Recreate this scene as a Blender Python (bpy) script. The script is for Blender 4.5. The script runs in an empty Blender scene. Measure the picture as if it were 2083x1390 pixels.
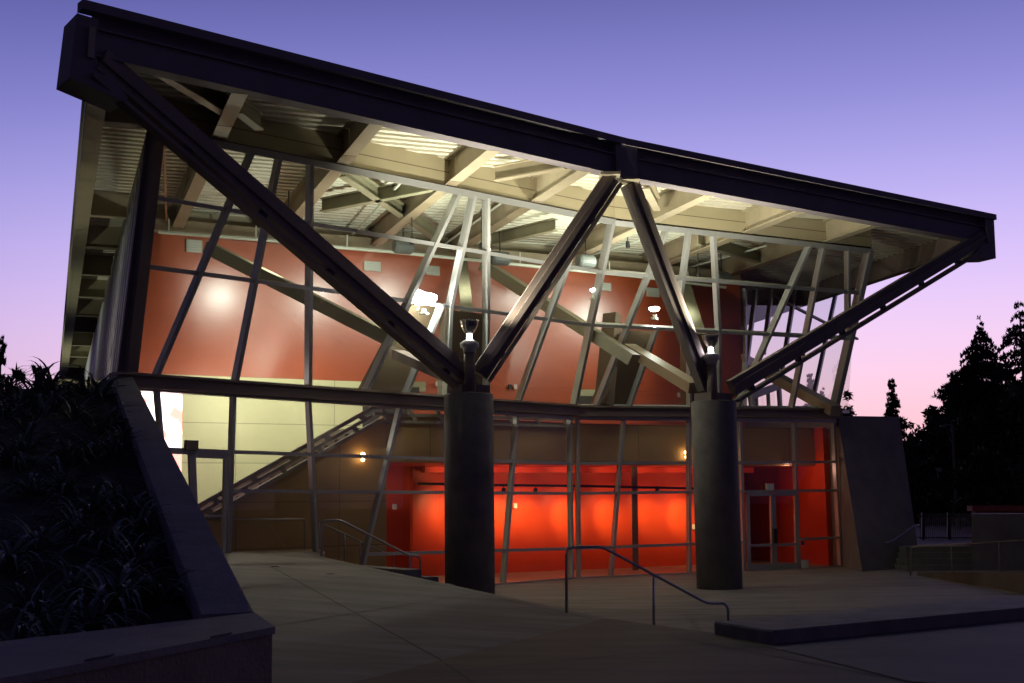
import bpy, math, random
from mathutils import Vector as V, Matrix

# ------------------------------------------------------------------ camera
F = 2500.0; W0, H0 = 2083.0, 1390.0
PITCH = math.atan(330 / F); ROLL = 0.012
EYE = V((0, 0, 1.9))
_f = V((0, math.cos(PITCH), math.sin(PITCH)))
_r = V((1, 0, 0)); _u = V((0, -math.sin(PITCH), math.cos(PITCH)))
CR = (_r * math.cos(ROLL) - _u * math.sin(ROLL)).normalized()
CU = (_u * math.cos(ROLL) + _r * math.sin(ROLL)).normalized()
CF = _f.normalized()
scene = bpy.context.scene
cam = bpy.data.cameras.new('camera'); camo = bpy.data.objects.new('camera', cam)
scene.collection.objects.link(camo)
cam.sensor_width = 36.0; cam.lens = 36.0 * F / W0
cam.clip_start = 0.1; cam.clip_end = 3000
camo.matrix_world = Matrix(((CR.x, CU.x, -CF.x, EYE.x), (CR.y, CU.y, -CF.y, EYE.y), (CR.z, CU.z, -CF.z, EYE.z), (0, 0, 0, 1)))
scene.camera = camo
scene.render.engine = 'CYCLES'
scene.cycles.use_denoising = True
scene.cycles.max_bounces = 8; scene.cycles.diffuse_bounces = 3; scene.cycles.glossy_bounces = 3
scene.cycles.transparent_max_bounces = 16
scene.cycles.sample_clamp_indirect = 6
scene.view_settings.view_transform = 'Standard'; scene.view_settings.look = 'None'
scene.view_settings.gamma = 1; scene.view_settings.exposure = 0

# ------------------------------------------------------------------ sky: dusk after sunset
world = bpy.data.worlds.new('World'); scene.world = world; world.use_nodes = True
nt = world.node_tree; N = nt.nodes; L = nt.links; N.clear()
def wn(t, **k):
    n = N.new(t)
    for a, b in k.items(): setattr(n, a, b)
    return n
tc = wn('ShaderNodeTexCoord'); sep = wn('ShaderNodeSeparateXYZ'); L.new(tc.outputs['Generated'], sep.inputs[0])
ramp = wn('ShaderNodeValToRGB'); ramp.color_ramp.interpolation = 'B_SPLINE'
mr = wn('ShaderNodeMapRange'); mr.inputs['From Min'].default_value = 0; mr.inputs['From Max'].default_value = 1
L.new(sep.outputs['Z'], mr.inputs[0]); L.new(mr.outputs[0], ramp.inputs[0])
stops = [(0.0, (.88, .46, .52)), (.06, (1.0, .58, .68)), (.11, (.95, .64, .88)), (.17, (.77, .58, .98)), (.24, (.50, .43, .90)),
         (.31, (.28, .265, .69)), (.39, (.14, .14, .45)), (.58, (.035, .036, .14)), (1.0, (.014, .015, .06))]
cr = ramp.color_ramp
while len(cr.elements) > 1: cr.elements.remove(cr.elements[-1])
cr.elements[0].position = stops[0][0]; cr.elements[0].color = stops[0][1] + (1,)
for p, c in stops[1:]:
    e = cr.elements.new(p); e.color = c + (1,)
# brightness falls away from the sunset azimuth
dot = wn('ShaderNodeVectorMath', operation='DOT_PRODUCT'); L.new(tc.outputs['Generated'], dot.inputs[0])
AZ = math.radians(10); dot.inputs[1].default_value = (math.sin(AZ), math.cos(AZ), 0)
az = wn('ShaderNodeValToRGB'); az.color_ramp.interpolation = 'LINEAR'
mr2 = wn('ShaderNodeMapRange'); mr2.inputs['From Min'].default_value = -1; mr2.inputs['From Max'].default_value = 1
L.new(dot.outputs['Value'], mr2.inputs[0]); L.new(mr2.outputs[0], az.inputs[0])
ae = az.color_ramp
ae.elements[0].position = 0; ae.elements[0].color = (.035, .035, .075, 1)
ae.elements[1].position = 1; ae.elements[1].color = (1, 1, 1, 1)
for p, c in ((.45, (.055, .058, .12)), (.7, (.18, .20, .28)), (.9, (.70, .72, .82)), (.955, (.92, .93, .97))):
    e = ae.elements.new(p); e.color = c + (1,)
mul = wn('ShaderNodeMix', data_type='RGBA', blend_type='MULTIPLY'); mul.inputs[0].default_value = 1
L.new(ramp.outputs[0], mul.inputs[6]); L.new(az.outputs[0], mul.inputs[7])
sky = wn('ShaderNodeTexSky', sky_type='NISHITA'); sky.sun_disc = False
sky.sun_elevation = math.radians(-1.5); sky.sun_rotation = AZ
bgA = wn('ShaderNodeBackground'); bgA.inputs[1].default_value = 1.0
bgB = wn('ShaderNodeBackground'); bgB.inputs[1].default_value = 0.05
add = wn('ShaderNodeAddShader'); out = wn('ShaderNodeOutputWorld')
L.new(mul.outputs[2], bgA.inputs[0]); L.new(sky.outputs[0], bgB.inputs[0])
L.new(bgA.outputs[0], add.inputs[0]); L.new(bgB.outputs[0], add.inputs[1]); L.new(add.outputs[0], out.inputs[0])

sun = bpy.data.lights.new('sun', 'SUN'); sun.energy = 0.03; sun.angle = math.radians(20); sun.color = (1, .62, .6)
suno = bpy.data.objects.new('sun', sun); scene.collection.objects.link(suno)
suno.rotation_euler = (math.radians(-86), 0, -AZ)

# ------------------------------------------------------------------ pixel -> world helpers
def ray(px, py):
    return CF + CR * ((px - W0 / 2) / F) + CU * ((H0 / 2 - py) / F)
def Z(px, py, z):
    d = ray(px, py); return EYE + d * ((z - EYE.z) / d.z)
def VP(px, py, A, B):
    d = ray(px, py); t = (B - A); n = V((t.y, -t.x, 0)); return EYE + d * ((A - EYE).dot(n) / d.dot(n))
def PY(px, py, y):
    d = ray(px, py); return EYE + d * (y / d.y)
def LX(A, B, px):
    k = (px - W0 / 2) / F
    g = lambda P: (P - EYE).dot(CR) - k * (P - EYE).dot(CF)
    a, b = g(A), g(B); return A + (B - A) * (a / (a - b))
def plane_px(px, py, P, n):
    d = ray(px, py); return EYE + d * ((P - EYE).dot(n) / d.dot(n))
UP = V((0, 0, 1))

# ------------------------------------------------------------------ object helpers
COL = scene.collection
def empty(name, loc, label=None, cat=None, group=None, rz=0):
    o = bpy.data.objects.new(name, None); COL.objects.link(o); o.location = loc; o.rotation_euler = (0, 0, rz)
    o.empty_display_size = .2
    tag(o, label, cat, group); return o
def tag(o, label=None, cat=None, group=None, kind=None):
    if label: o['label'] = label
    if cat: o['category'] = cat
    if group: o['group'] = group
    if kind: o['kind'] = kind
    return o
def put(o, parent):
    if parent is not None:
        o.parent = parent
        m = Matrix.Identity(4); p = parent
        chain = []
        while p is not None: chain.append(p); p = p.parent
        for q in reversed(chain): m = m @ q.matrix_parent_inverse @ Matrix.LocRotScale(q.location, q.rotation_euler, q.scale)
        o.matrix_parent_inverse = m.inverted()
class MB:
    def __init__(s): s.v = []; s.f = []; s.uv = []
    def face(s, pts, uv=None):
        k = len(s.v); s.v += [tuple(p) for p in pts]; s.f.append(tuple(range(k, k + len(pts))))
        s.uv.append(uv or [(0, 0)] * len(pts)); return s
    def hexa(s, b, t):
        """solid between two loops of equal length"""
        n = len(b); k = len(s.v); s.v += [tuple(p) for p in b] + [tuple(p) for p in t]
        s.f.append(tuple(range(k + n - 1, k - 1, -1))); s.f.append(tuple(range(k + n, k + 2 * n)))
        for i in range(n):
            j = (i + 1) % n; s.f.append((k + i, k + j, k + n + j, k + n + i))
        s.uv += [[(0, 0)] * n] * 2 + [[(0, 0)] * 4] * n
        return s
    def prism(s, loop, vec):
        vec = V(vec); return s.hexa(loop, [V(p) + vec for p in loop])
    def bar(s, A, B, w, d, n=UP):
        A, B = V(A), V(B); t = (B - A).normalized(); n = V(n); n = (n - t * n.dot(t))
        if n.length < 1e-5: n = V((1, 0, 0)) - t * t.x
        n.normalize(); q = t.cross(n)
        c = [q * (w / 2) * i + n * (d / 2) * j for i, j in ((-1, -1), (1, -1), (1, 1), (-1, 1))]
        return s.hexa([A + k for k in c], [B + k for k in c])
    def box(s, c, sx, sy, sz, ax=None):
        c = V(c); ax = ax or (V((1, 0, 0)), V((0, 1, 0)), UP)
        a, b, u = ax[0] * sx / 2, ax[1] * sy / 2, ax[2] * sz / 2
        l = [c - a - b - u, c + a - b - u, c + a + b - u, c - a + b - u]; return s.prism(l, u * 2)
    def tube(s, pts, r, n=8):
        pts = [V(p) for p in pts]; rings = []
        for i, p in enumerate(pts):
            t = ((pts[min(i + 1, len(pts) - 1)] - pts[max(i - 1, 0)])).normalized()
            a = t.cross(UP); 
            if a.length < .05: a = t.cross(V((1, 0, 0)))
            a.normalize(); b = t.cross(a)
            rr = r[i] if isinstance(r, (list, tuple)) else r
            rings.append([p + a * rr * math.cos(2 * math.pi * k / n) + b * rr * math.sin(2 * math.pi * k / n) for k in range(n)])
        k0 = len(s.v)
        for rg in rings: s.v += [tuple(p) for p in rg]
        for i in range(len(rings) - 1):
            for k in range(n):
                j = (k + 1) % n; s.f.append((k0 + i * n + k, k0 + i * n + j, k0 + (i + 1) * n + j, k0 + (i + 1) * n + k)); s.uv.append([(0, 0)] * 4)
        s.f.append(tuple(k0 + k for k in range(n))); s.uv.append([(0, 0)] * n)
        s.f.append(tuple(k0 + (len(rings) - 1) * n + k for k in range(n - 1, -1, -1))); s.uv.append([(0, 0)] * n)
        return s
    def lathe(s, c, prof, n=32):
        c = V(c); k0 = len(s.v)
        for r, z in prof:
            for k in range(n): s.v.append((c.x + r * math.cos(2 * math.pi * k / n), c.y + r * math.sin(2 * math.pi * k / n), c.z + z))
        for i in range(len(prof) - 1):
            for k in range(n):
                j = (k + 1) % n; s.f.append((k0 + i * n + k, k0 + i * n + j, k0 + (i + 1) * n + j, k0 + (i + 1) * n + k)); s.uv.append([(0, 0)] * 4)
        return s
    def wall(s, A, B, z0, z1, th=0.2, n=None):
        """upright slab whose front face is on A-B; uv in metres on the front"""
        A, B = V((A.x, A.y, 0)), V((B.x, B.y, 0)); t = (B - A); ln = t.length; t.normalize()
        nn = V(n) if n else V((t.y, -t.x, 0)); o = -nn * th
        a0, a1 = (z0 if isinstance(z0, tuple) else (z0, z0)); b0, b1 = (z1 if isinstance(z1, tuple) else (z1, z1))
        P = [A + UP * a0, B + UP * a1, B + UP * b1, A + UP * b0]
        s.prism(P, o)
        s.uv[-6] = [(0, b0), (ln, b1), (ln, a1), (0, a0)]
        return s
    def build(s, name, mat, parent=None, smooth=False):
        me = bpy.data.meshes.new(name); me.from_pydata(s.v, [], s.f)
        uvl = me.uv_layers.new(name='UVMap'); i = 0
        for u in s.uv:
            for c in u:
                if i < len(uvl.data): uvl.data[i].uv = c
                i += 1
        me.materials.append(mat)
        if smooth:
            for p in me.polygons: p.use_smooth = True
        me.update(); me.validate()
        bm_fix(me)
        o = bpy.data.objects.new(name, me); COL.objects.link(o); put(o, parent); return o
import bmesh
def bm_fix(me):
    bm = bmesh.new(); bm.from_mesh(me); bmesh.ops.recalc_face_normals(bm, faces=bm.faces); bm.to_mesh(me); bm.free()

# ------------------------------------------------------------------ materials
def mat(name, col, rough=.6, metal=0, noise=.15, scale=3.0, bump=0, bscale=40, spec=.5, coord='Object', stretch=None):
    m = bpy.data.materials.new(name); m.use_nodes = True; t = m.node_tree; b = t.nodes['Principled BSDF']
    b.inputs['Roughness'].default_value = rough; b.inputs['Metallic'].default_value = metal
    b.inputs['Specular IOR Level'].default_value = spec
    c = t.nodes.new('ShaderNodeTexCoord'); src = c.outputs[coord]
    if stretch:
        mp = t.nodes.new('ShaderNodeMapping'); mp.inputs['Scale'].default_value = stretch; t.links.new(src, mp.inputs[0]); src = mp.outputs[0]
    nz = t.nodes.new('ShaderNodeTexNoise'); nz.inputs['Scale'].default_value = scale; nz.inputs['Detail'].default_value = 6; nz.inputs['Roughness'].default_value = .65
    t.links.new(src, nz.inputs['Vector'])
    r = t.nodes.new('ShaderNodeValToRGB'); r.color_ramp.elements[0].position = .3; r.color_ramp.elements[1].position = .7
    r.color_ramp.elements[0].color = tuple(x * (1 - noise) for x in col) + (1,)
    r.color_ramp.elements[1].color = tuple(min(1, x * (1 + noise)) for x in col) + (1,)
    t.links.new(nz.outputs[0], r.inputs[0]); t.links.new(r.outputs[0], b.inputs['Base Color'])
    if bump:
        n2 = t.nodes.new('ShaderNodeTexNoise'); n2.inputs['Scale'].default_value = bscale; n2.inputs['Detail'].default_value = 4
        bp = t.nodes.new('ShaderNodeBump'); bp.inputs['Strength'].default_value = bump; bp.inputs['Distance'].default_value = .02
        t.links.new(src, n2.inputs['Vector']); t.links.new(n2.outputs[0], bp.inputs['Height']); t.links.new(bp.outputs[0], b.inputs['Normal'])
    return m
def emit(name, col, s):
    m = bpy.data.materials.new(name); m.use_nodes = True; t = m.node_tree; t.nodes.clear()
    e = t.nodes.new('ShaderNodeEmission'); e.inputs[0].default_value = col + (1,); e.inputs[1].default_value = s
    o = t.nodes.new('ShaderNodeOutputMaterial'); t.links.new(e.outputs[0], o.inputs[0]); return m
def panels(name, col, w, h, rough=.55, line=.35, mortar=.012, off=0.0):
    m = mat(name, col, rough, noise=.05, scale=1.2, coord='UV'); t = m.node_tree; b = t.nodes['Principled BSDF']
    lk = b.inputs['Base Color'].links[0]; src = lk.from_socket
    br = t.nodes.new('ShaderNodeTexBrick'); br.offset = off; br.inputs['Scale'].default_value = 1
    br.inputs['Brick Width'].default_value = w; br.inputs['Row Height'].default_value = h; br.inputs['Mortar Size'].default_value = mortar
    br.inputs['Mortar Smooth'].default_value = .1
    uv = t.nodes.new('ShaderNodeTexCoord'); t.links.new(uv.outputs['UV'], br.inputs['Vector'])
    br.inputs['Color2'].default_value = (1, 1, 1, 1); br.inputs['Color1'].default_value = (.94, .94, .94, 1); br.inputs['Mortar'].default_value = (line, line, line, 1)
    mx = t.nodes.new('ShaderNodeMix'); mx.data_type = 'RGBA'; mx.blend_type = 'MULTIPLY'; mx.inputs[0].default_value = 1
    t.links.new(src, mx.inputs[6]); t.links.new(br.outputs[0], mx.inputs[7]); t.links.new(mx.outputs[2], b.inputs['Base Color'])
    return m
def glass_mat():
    m = bpy.data.materials.new('clear_glass'); m.use_nodes = True; t = m.node_tree; t.nodes.clear()
    tr = t.nodes.new('ShaderNodeBsdfTransparent'); tr.inputs[0].default_value = (.90, .93, .91, 1)
    gl = t.nodes.new('ShaderNodeBsdfGlossy'); gl.inputs['Roughness'].default_value = .004; gl.inputs[0].default_value = (1, 1, 1, 1)
    l0 = t.nodes.new('ShaderNodeLayerWeight'); pw = t.nodes.new('ShaderNodeMath'); pw.operation = 'POWER'; pw.inputs[1].default_value = 5
    lw = t.nodes.new('ShaderNodeMath'); lw.operation = 'MULTIPLY_ADD'; lw.inputs[1].default_value = .85; lw.inputs[2].default_value = .06
    t.links.new(l0.outputs['Facing'], pw.inputs[0]); t.links.new(pw.outputs[0], lw.inputs[0])
    mx = t.nodes.new('ShaderNodeMixShader'); o = t.nodes.new('ShaderNodeOutputMaterial')
    t.links.new(lw.outputs[0], mx.inputs[0]); t.links.new(tr.outputs[0], mx.inputs[1]); t.links.new(gl.outputs[0], mx.inputs[2]); t.links.new(mx.outputs[0], o.inputs[0])
    return m
STEEL = mat('taupe_painted_steel', (.27, .215, .14), .45, noise=.10, scale=1.5, bump=.05, bscale=25)
ISTR = mat('shaded_olive_steel', (.22, .20, .13), .45, noise=.10, scale=1.5)  # shaded tone of the same steel paint, for members indoors
STEELD = mat('bronze_painted_steel', (.22, .18, .155), .7, noise=.14, scale=1.5, spec=.2)
FASCIA = mat('fascia_steel', (.21, .185, .20), .8, noise=.12, scale=1.0)
ALU = mat('anodised_aluminium', (.36, .35, .34), .38, metal=.35, noise=.06, scale=2)
DECK = mat('galvanised_deck', (.74, .71, .58), .5, metal=.0, noise=.06, scale=2.5)
CREAMST = mat('lit_taupe_steel', (.37, .32, .22), .5, noise=.10, scale=2)  # lit tone of the one taupe steel paint
BULK = panels('cream_bulkhead_panel', (.44, .385, .25), 60, .57, line=.35, mortar=.012)
REDUP = mat('terracotta_gloss_paint', (.43, .070, .012), .38, noise=.10, scale=.5, spec=.8)
_b = REDUP.node_tree.nodes['Principled BSDF']; _b.inputs['Coat Weight'].default_value = .8; _b.inputs['Coat Roughness'].default_value = .31; _b.inputs['Coat IOR'].default_value = 1.75
REDLO = mat('red_paint', (.58, .042, .013), .45, noise=.05, scale=1)
CREAM = panels('cream_wall_panel', (.62, .60, .36), 2.6, 1.0, line=.55, mortar=.012)
BROWN = panels('brown_wall_panel', (.36, .215, .085), 2.6, 1.0, line=.5, mortar=.012)
PIER = mat('brown_pier_paint', (.13, .088, .055), .5, noise=.08, scale=1)
SPAN = mat('spandrel_metal', (.20, .155, .12), .45, noise=.15, scale=.8)
CONC = mat('column_concrete', (.17, .155, .145), .8, noise=.24, scale=2.5, bump=.25, bscale=30)
CONCW = mat('board_concrete', (.16, .135, .125), .85, noise=.22, scale=1.6, bump=.3, bscale=22)
CONCP = mat('planter_concrete', (.19, .175, .185), .8, noise=.3, scale=2.2, bump=.3, bscale=30)
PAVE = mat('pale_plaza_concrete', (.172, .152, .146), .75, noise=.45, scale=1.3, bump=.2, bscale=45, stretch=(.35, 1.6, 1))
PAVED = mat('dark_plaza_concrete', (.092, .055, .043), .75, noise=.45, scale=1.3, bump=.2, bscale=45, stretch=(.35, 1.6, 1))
JOINT = mat('joint_sealant', (.05, .045, .045), .9)
FLOOR = mat('interior_floor', (.34, .28, .22), .35, noise=.08, scale=1)
CHROME = mat('polished_reflector', (.75, .74, .70), .12, metal=1, noise=.03)
RAIL = mat('steel_handrail', (.38, .36, .40), .33, metal=.7, noise=.06)
WHITEP = mat('white_plastic', (.62, .62, .56), .5, noise=.03)
VENT = mat('vent_grille', (.50, .54, .46), .5, noise=.05)
BLACK = mat('black_metal', (.02, .02, .022), .5, noise=.05)
DARK = mat('dark_opening', (.03, .028, .022), .6, noise=.05)
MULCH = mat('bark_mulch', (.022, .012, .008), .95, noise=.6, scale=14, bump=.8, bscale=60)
EARTH = mat('ground_soil', (.05, .045, .04), .95, noise=.3, scale=.5)
LEAF = mat('strap_leaf', (.12, .15, .12), .45, noise=.35, scale=4)
NEEDLE = mat('conifer_needles', (.035, .05, .03), .8, noise=.4, scale=3)
BROADL = mat('broadleaf_foliage', (.05, .07, .03), .8, noise=.4, scale=2)
BARK = mat('tree_bark', (.06, .045, .035), .9, noise=.3, scale=6)
PIPE = mat('painted_pipe', (.55, .58, .48), .4, noise=.05)
BLUE = mat('blue_sticker', (.03, .12, .40), .5, noise=.02)
GLASS = glass_mat()
LAMPW = emit('lamp_white', (1, .97, .86), 30)
LAMPV = emit('lamp_violet_white', (.93, .86, 1), 40)
AMBER = emit('lamp_amber', (1, .62, .25), 14)

# ------------------------------------------------------------------ key points of the pavilion
GC = Z(1165, 1178, 0)
GR = Z(1708, 1153, 0)
_gl = Z(462, 1137, .9)
GL = LX(V((GC.x, GC.y, 0)), V((_gl.x, _gl.y, 0)), 250)
nL = V(((GC - GL).y, -(GC - GL).x, 0)).normalized()     # outward (toward the plaza)
nR = V(((GR - GC).y, -(GR - GC).x, 0)).normalized()
def lowp(px, py): return VP(px, py, GL, GC) if px < 1166 else VP(px, py, GC, GR)
UBL, UBC, UBR = VP(252, 764, GL, GC), VP(1168, 829, GL, GC), VP(1699, 833, GC, GR)
ZT = 8.75
UTL, UTC, UTR = Z(312, 268, ZT), Z(1247, 452, ZT), Z(1771, 510, ZT)
DV = V((-.352, .936, 0)).normalized()                  # depth direction of the building
EV = V((DV.y, -DV.x, 0))
def lerp(a, b, t): return a + (b - a) * t
def ul(f, side):                                       # line across the raked glazing, f = 0 at head, 1 at sill
    if side == 'L': return lerp(UTL, UBL, f), lerp(UTC, UBC, f)
    return lerp(UTC, UBC, f), lerp(UTR, UBR, f)
def up(px, f, side=None):
    if side is None: side = 'L' if px < lerp(1247, 1168, f) else 'R'
    a, b = ul(f, side); return LX(a, b, px)
print('ANG L', math.degrees(math.atan2((GC - GL).y, (GC - GL).x)), 'R', math.degrees(math.atan2((GR - GC).y, (GR - GC).x)))
print('GL', GL, 'GC', GC, 'GR', GR); print('UB', UBL, UBC, UBR); print('UT', UTL, UTC, UTR)

# ------------------------------------------------------------------ ground, plaza, ramp
ground = MB()
ground.face([(-900, -300, -.35), (900, -300, -.35), (900, 1400, -.35), (-900, 1400, -.35)])
tag(ground.build('ground', EARTH), kind='structure')
P0 = Z(655, 1133, .9); Pb = Z(1232, 1258, .3); Pe = Z(1449, 1290, .3); Pj = Z(870, 1350, .3)
jd = (Pb - Pj).normalized(); Pj2 = Pj - jd * 14
rn = (Pb - Pj).cross(P0 - Pj).normalized()
def ramp_z(x, y): return Pj.z - ((x - Pj.x) * rn.x + (y - Pj.y) * rn.y) / rn.z
lp = MB(); lp.prism([V((-30, 8, -.3)), V((60, 8, -.3)), V((60, 62, -.3)), V((-30, 62, -.3))], (0, 0, .3))
tag(lp.build('plaza_paving', PAVE), kind='structure')
# upper plaza on the viewer's side, a real step of 0.3 m above the lower plaza
cA, cB = Z(1453, 1268, .3), Z(2083, 1213, .3); cB2 = cA + (cB - cA) * 3.2
up_poly = [V((-26, -6, 0)), V((40, -6, 0)), V((cB2.x, cB2.y - .35, 0)), V((Pe.x + .1, Pe.y, 0)), V((Pb.x, Pb.y, 0)), V((Pj2.x, Pj2.y, 0)), V((-26, Pj2.y, 0))]
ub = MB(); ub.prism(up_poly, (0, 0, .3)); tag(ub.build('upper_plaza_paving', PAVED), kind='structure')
gdl = (GC - GL).normalized()
G2 = LX(V((GL.x, GL.y, 0)), V((GC.x, GC.y, 0)), 660)
rpl = [Pb, P0, V((G2.x, G2.y, 0)), V((GL.x, GL.y, 0)) - gdl * .2, V((-12, 16, 0)), V((-12, Pj2.y, 0)), Pj2]
rb = MB(); bot = [V((p.x, p.y, .004)) for p in rpl]; tp = [V((p.x, p.y, ramp_z(p.x, p.y))) for p in rpl]
rb.hexa(bot, tp); tag(rb.build('entrance_ramp', PAVE), kind='structure')
# joints sawn in the ramp and the plaza
def joint(pts, zf, w=.022, name='paving_joint', m=None):
    b = MB()
    for (x0, y0), (x1, y1) in zip(pts[:-1], pts[1:]):
        n = 14
        t = V((x1 - x0, y1 - y0, 0)).normalized(); q = V((t.y, -t.x, 0)) * w / 2
        a = V((x0, y0, zf(x0, y0) + .004)); c = V((x1, y1, zf(x1, y1) + .004))
        b.face([a - q, c - q, c + q, a + q])
    return b
jb = MB()
def pxr(px, py):                                           # pixel -> ramp surface
    d = ray(px, py); t = (Pj - EYE).dot(rn) / d.dot(rn); return EYE + d * t
def jr(p, q, zf):
    b = joint([(p.x, p.y), (q.x, q.y)], zf); k = len(jb.v); jb.v += b.v; jb.f += [tuple(i + k for i in f) for f in b.f]; jb.uv += b.uv
a, b_ = pxr(700, 1235), pxr(900, 1345); jr(a + (a - b_) * 1.3, b_, ramp_z)
dn = (P0 - Pb); dn.z = 0
for k in (.34, .68):
    p = lerp(Pb, P0, k); jr(p, p - V((jd.x, jd.y, 0)) * 9, ramp_z)
p = V((Pb.x, Pb.y, 0)) - V((jd.x, jd.y, 0)) * .32; q = p + dn * .97
jr(p, q, ramp_z)
f3 = lambda x, y: .3
for p, q in ((Z(905, 1350, .3), Z(960, 1388, .3)), (Z(700, 1388, .3), Z(1300, 1330, .3)), (Z(1300, 1330, .3), Z(2080, 1290, .3)), (Z(1360, 1295, .3), Z(1850, 1388, .3)), (Z(1640, 1310, .3), Z(2083, 1380, .3)), (Z(960, 1388, .3), Z(1090, 1480, .3))):
    jr(p, q, f3)
f0 = lambda x, y: 0
for k in range(7):
    y0 = 17.5 + k * 2.6
    jr(V((-2, y0, 0)), V((26, y0 + 14, 0)), f0)
tag(jb.build('paving_joints', JOINT), kind='structure')
# pale paving on the far right of the upper plaza
pp = MB(); q1, q2, q3, q4 = Z(1570, 1318, .3), Z(2300, 1245, .3), Z(2400, 1420, .3), Z(1850, 1388, .3)
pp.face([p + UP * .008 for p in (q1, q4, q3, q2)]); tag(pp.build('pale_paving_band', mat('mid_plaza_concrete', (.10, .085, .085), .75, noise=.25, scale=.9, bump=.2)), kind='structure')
for x, y in ((560, 1153), (672, 1168)):
    p = pxr(x, y); d_ = MB(); d_.box(V((p.x, p.y, ramp_z(p.x, p.y) + .004)), .12, .12, .006); tag(d_.build('floor_drain', JOINT), 'small dark drain cover in the ramp %s' % ('near the glass door' if x < 600 else 'below the inner handrail'), 'drain')
# steps down from the ramp edge to the lower plaza
ed = (Pe - Pb); ed.z = 0; ed.normalize(); en = V((-ed.y, ed.x, 0)); en = en if en.dot(V((1, 1, 0))) > 0 else -en
st = MB()
for k in range(2):
    z = .2 - .1 * k; w0 = .02 + .32 * k
    st.prism([V((Pb.x, Pb.y, 0)) + en * .0 - ed * 1.0, V((Pe.x, Pe.y, 0)), V((Pe.x, Pe.y, 0)) + en * (w0 + .32), V((Pb.x, Pb.y, 0)) + en * (w0 + .32) - ed * 1.0], (0, 0, z - .0015 * k))
tag(st.build('plaza_steps', PAVE), kind='structure')
st = MB(); pd = (V((Pb.x, Pb.y, 0)) - V((P0.x, P0.y, 0))).normalized(); pn = V((-pd.y, pd.x, 0)); pn = pn if pn.dot(V((1, 1, 0))) > 0 else -pn
for k in range(5):
    s0 = V((P0.x, P0.y, 0)) + pn * .02; z = .76 - .15 * k
    st.prism([s0, s0 + pd * 3.2, s0 + pd * 3.2 + pn * .36 * (k + 1), s0 + pn * .36 * (k + 1)], (0, 0, z))
tag(st.build('landing_steps', PAVE), kind='structure')

# ------------------------------------------------------------------ the pavilion
BLD = empty('pavilion_building', (GC.x, GC.y, 0), 'large glazed pavilion with folded dark steel roof edge, raked mullions and glowing red interior walls', 'building')
# lower curtain wall ------------------------------------------------
YT = lambda px: None
def mullion_low(px0, y0, px1, y1, w=.075, d=.14, par=None):
    m = MB(); n = nL if px0 < 1166 else nR
    m.bar(lowp(px0, y0), lowp(px1, y1), w, d, n); return m.build('mullion', ALU, par)
cwl = MB()
cwl.bar(lowp(230, 786), lowp(1163, 850), .10, .16, nL)
cwl = cwl.build('curtain_wall', ALU, BLD)
for p, q in (((440, 1139.5), (655, 1134.5)), ((660, 1219), (1163, 1178))):
    t = MB(); t.bar(lowp(*p), lowp(*q), .09, .16, nL); t.build('sill', ALU, cwl)
for a in ((318, 790, 335, 990), (474, 804, 463, 1136), (627, 817, 643, 1131), (812, 831, 737, 1150), (950, 838, 955, 1195), (1050, 846, 1023, 1185)):
    mullion_low(*a, par=cwl)
mullion_low(1158, 849, 1162, 1178, par=cwl)
for y0, x0, x1, y1 in ((915, 340, 1163, 943), (999, 466, 1163, 1004), (1128, 743, 1163, 1116)):
    t = MB(); t.bar(lowp(x0, y0), lowp(x1, y1), .07, .12, nL); t.build('transom', ALU, cwl)
g = MB(); g.face([lowp(240, 790), lowp(1160, 850), lowp(1164, 1178), lowp(655, 1219), lowp(240, 1247)]); g.build('glass_pane', GLASS, cwl)
cwr = MB()
cwr.bar(lowp(1170, 850), lowp(1698, 857), .10, .16, nR)
cwr = cwr.build('curtain_wall', ALU, BLD)
for p, q in (((1170, 1177.5), (1512, 1163)), ((1625, 1158), (1710, 1154))):
    t = MB(); t.bar(lowp(*p), lowp(*q), .09, .16, nR); t.build('sill', ALU, cwr)
for a in ((1174, 850, 1177, 1178), (1268, 854, 1242, 1174), (1400, 856, 1402, 1168), (1504, 857, 1512, 1163), (1614, 857, 1624, 1158), (1694, 857, 1709, 1154)):
    mullion_low(*a, par=cwr)
for x0, y0, x1, y1 in ((1172, 943, 1696, 940), (1172, 1004, 1701, 998), (1172, 1116, 1514, 1103), (1625, 1097, 1706, 1094)):
    t = MB(); t.bar(lowp(x0, y0), lowp(x1, y1), .07, .12, nR); t.build('transom', ALU, cwr)
g = MB(); g.face([lowp(1170, 850), lowp(1698, 857), lowp(1710, 1154), lowp(1170, 1178)]); g.build('glass_pane', GLASS, cwr)
# glazed double door at the right
def door(xa, ya0, xb, yb0, ya1, yb1, n, handle_side, par):
    d = MB(); tl, tr, br, bl = lowp(xa, ya0), lowp(xb, yb0), lowp(xb + 3, yb1), lowp(xa + 3, ya1)
    o = n * .03
    for p, q, w in ((tl, tr, .11), (bl, br, .30), (tl, bl, .11), (tr, br, .11)): d.bar(p + o, q + o, w, .07, n)
    d.bar(lerp(tl, bl, .68) + o, lerp(tr, br, .68) + o, .07, .07, n)
    d = d.build('door', ALU, par)
    h = MB(); s = (tr, br) if handle_side > 0 else (tl, bl)
    inw = (tl - tr).normalized() * (1 if handle_side > 0 else -1)
    c = lerp(s[0], s[1], .56) + n * .12; h.bar(c + UP * .2, c - UP * .2, .04, .04, n); h.build('handle', BLACK, d)
    return d
door(1519, 1006, 1568, 1005, 1160, 1158, nR, 1, BLD); door(1572, 1005, 1617, 1004, 1158, 1156, nR, -1, BLD)
sg = MB(); c = lowp(1561, 991) + nR * .1; sg.box(c, .26, .06, .19, ((GR - GC).normalized(), nR, UP)); sg.build('door_header_box', WHITEP, BLD)
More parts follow.
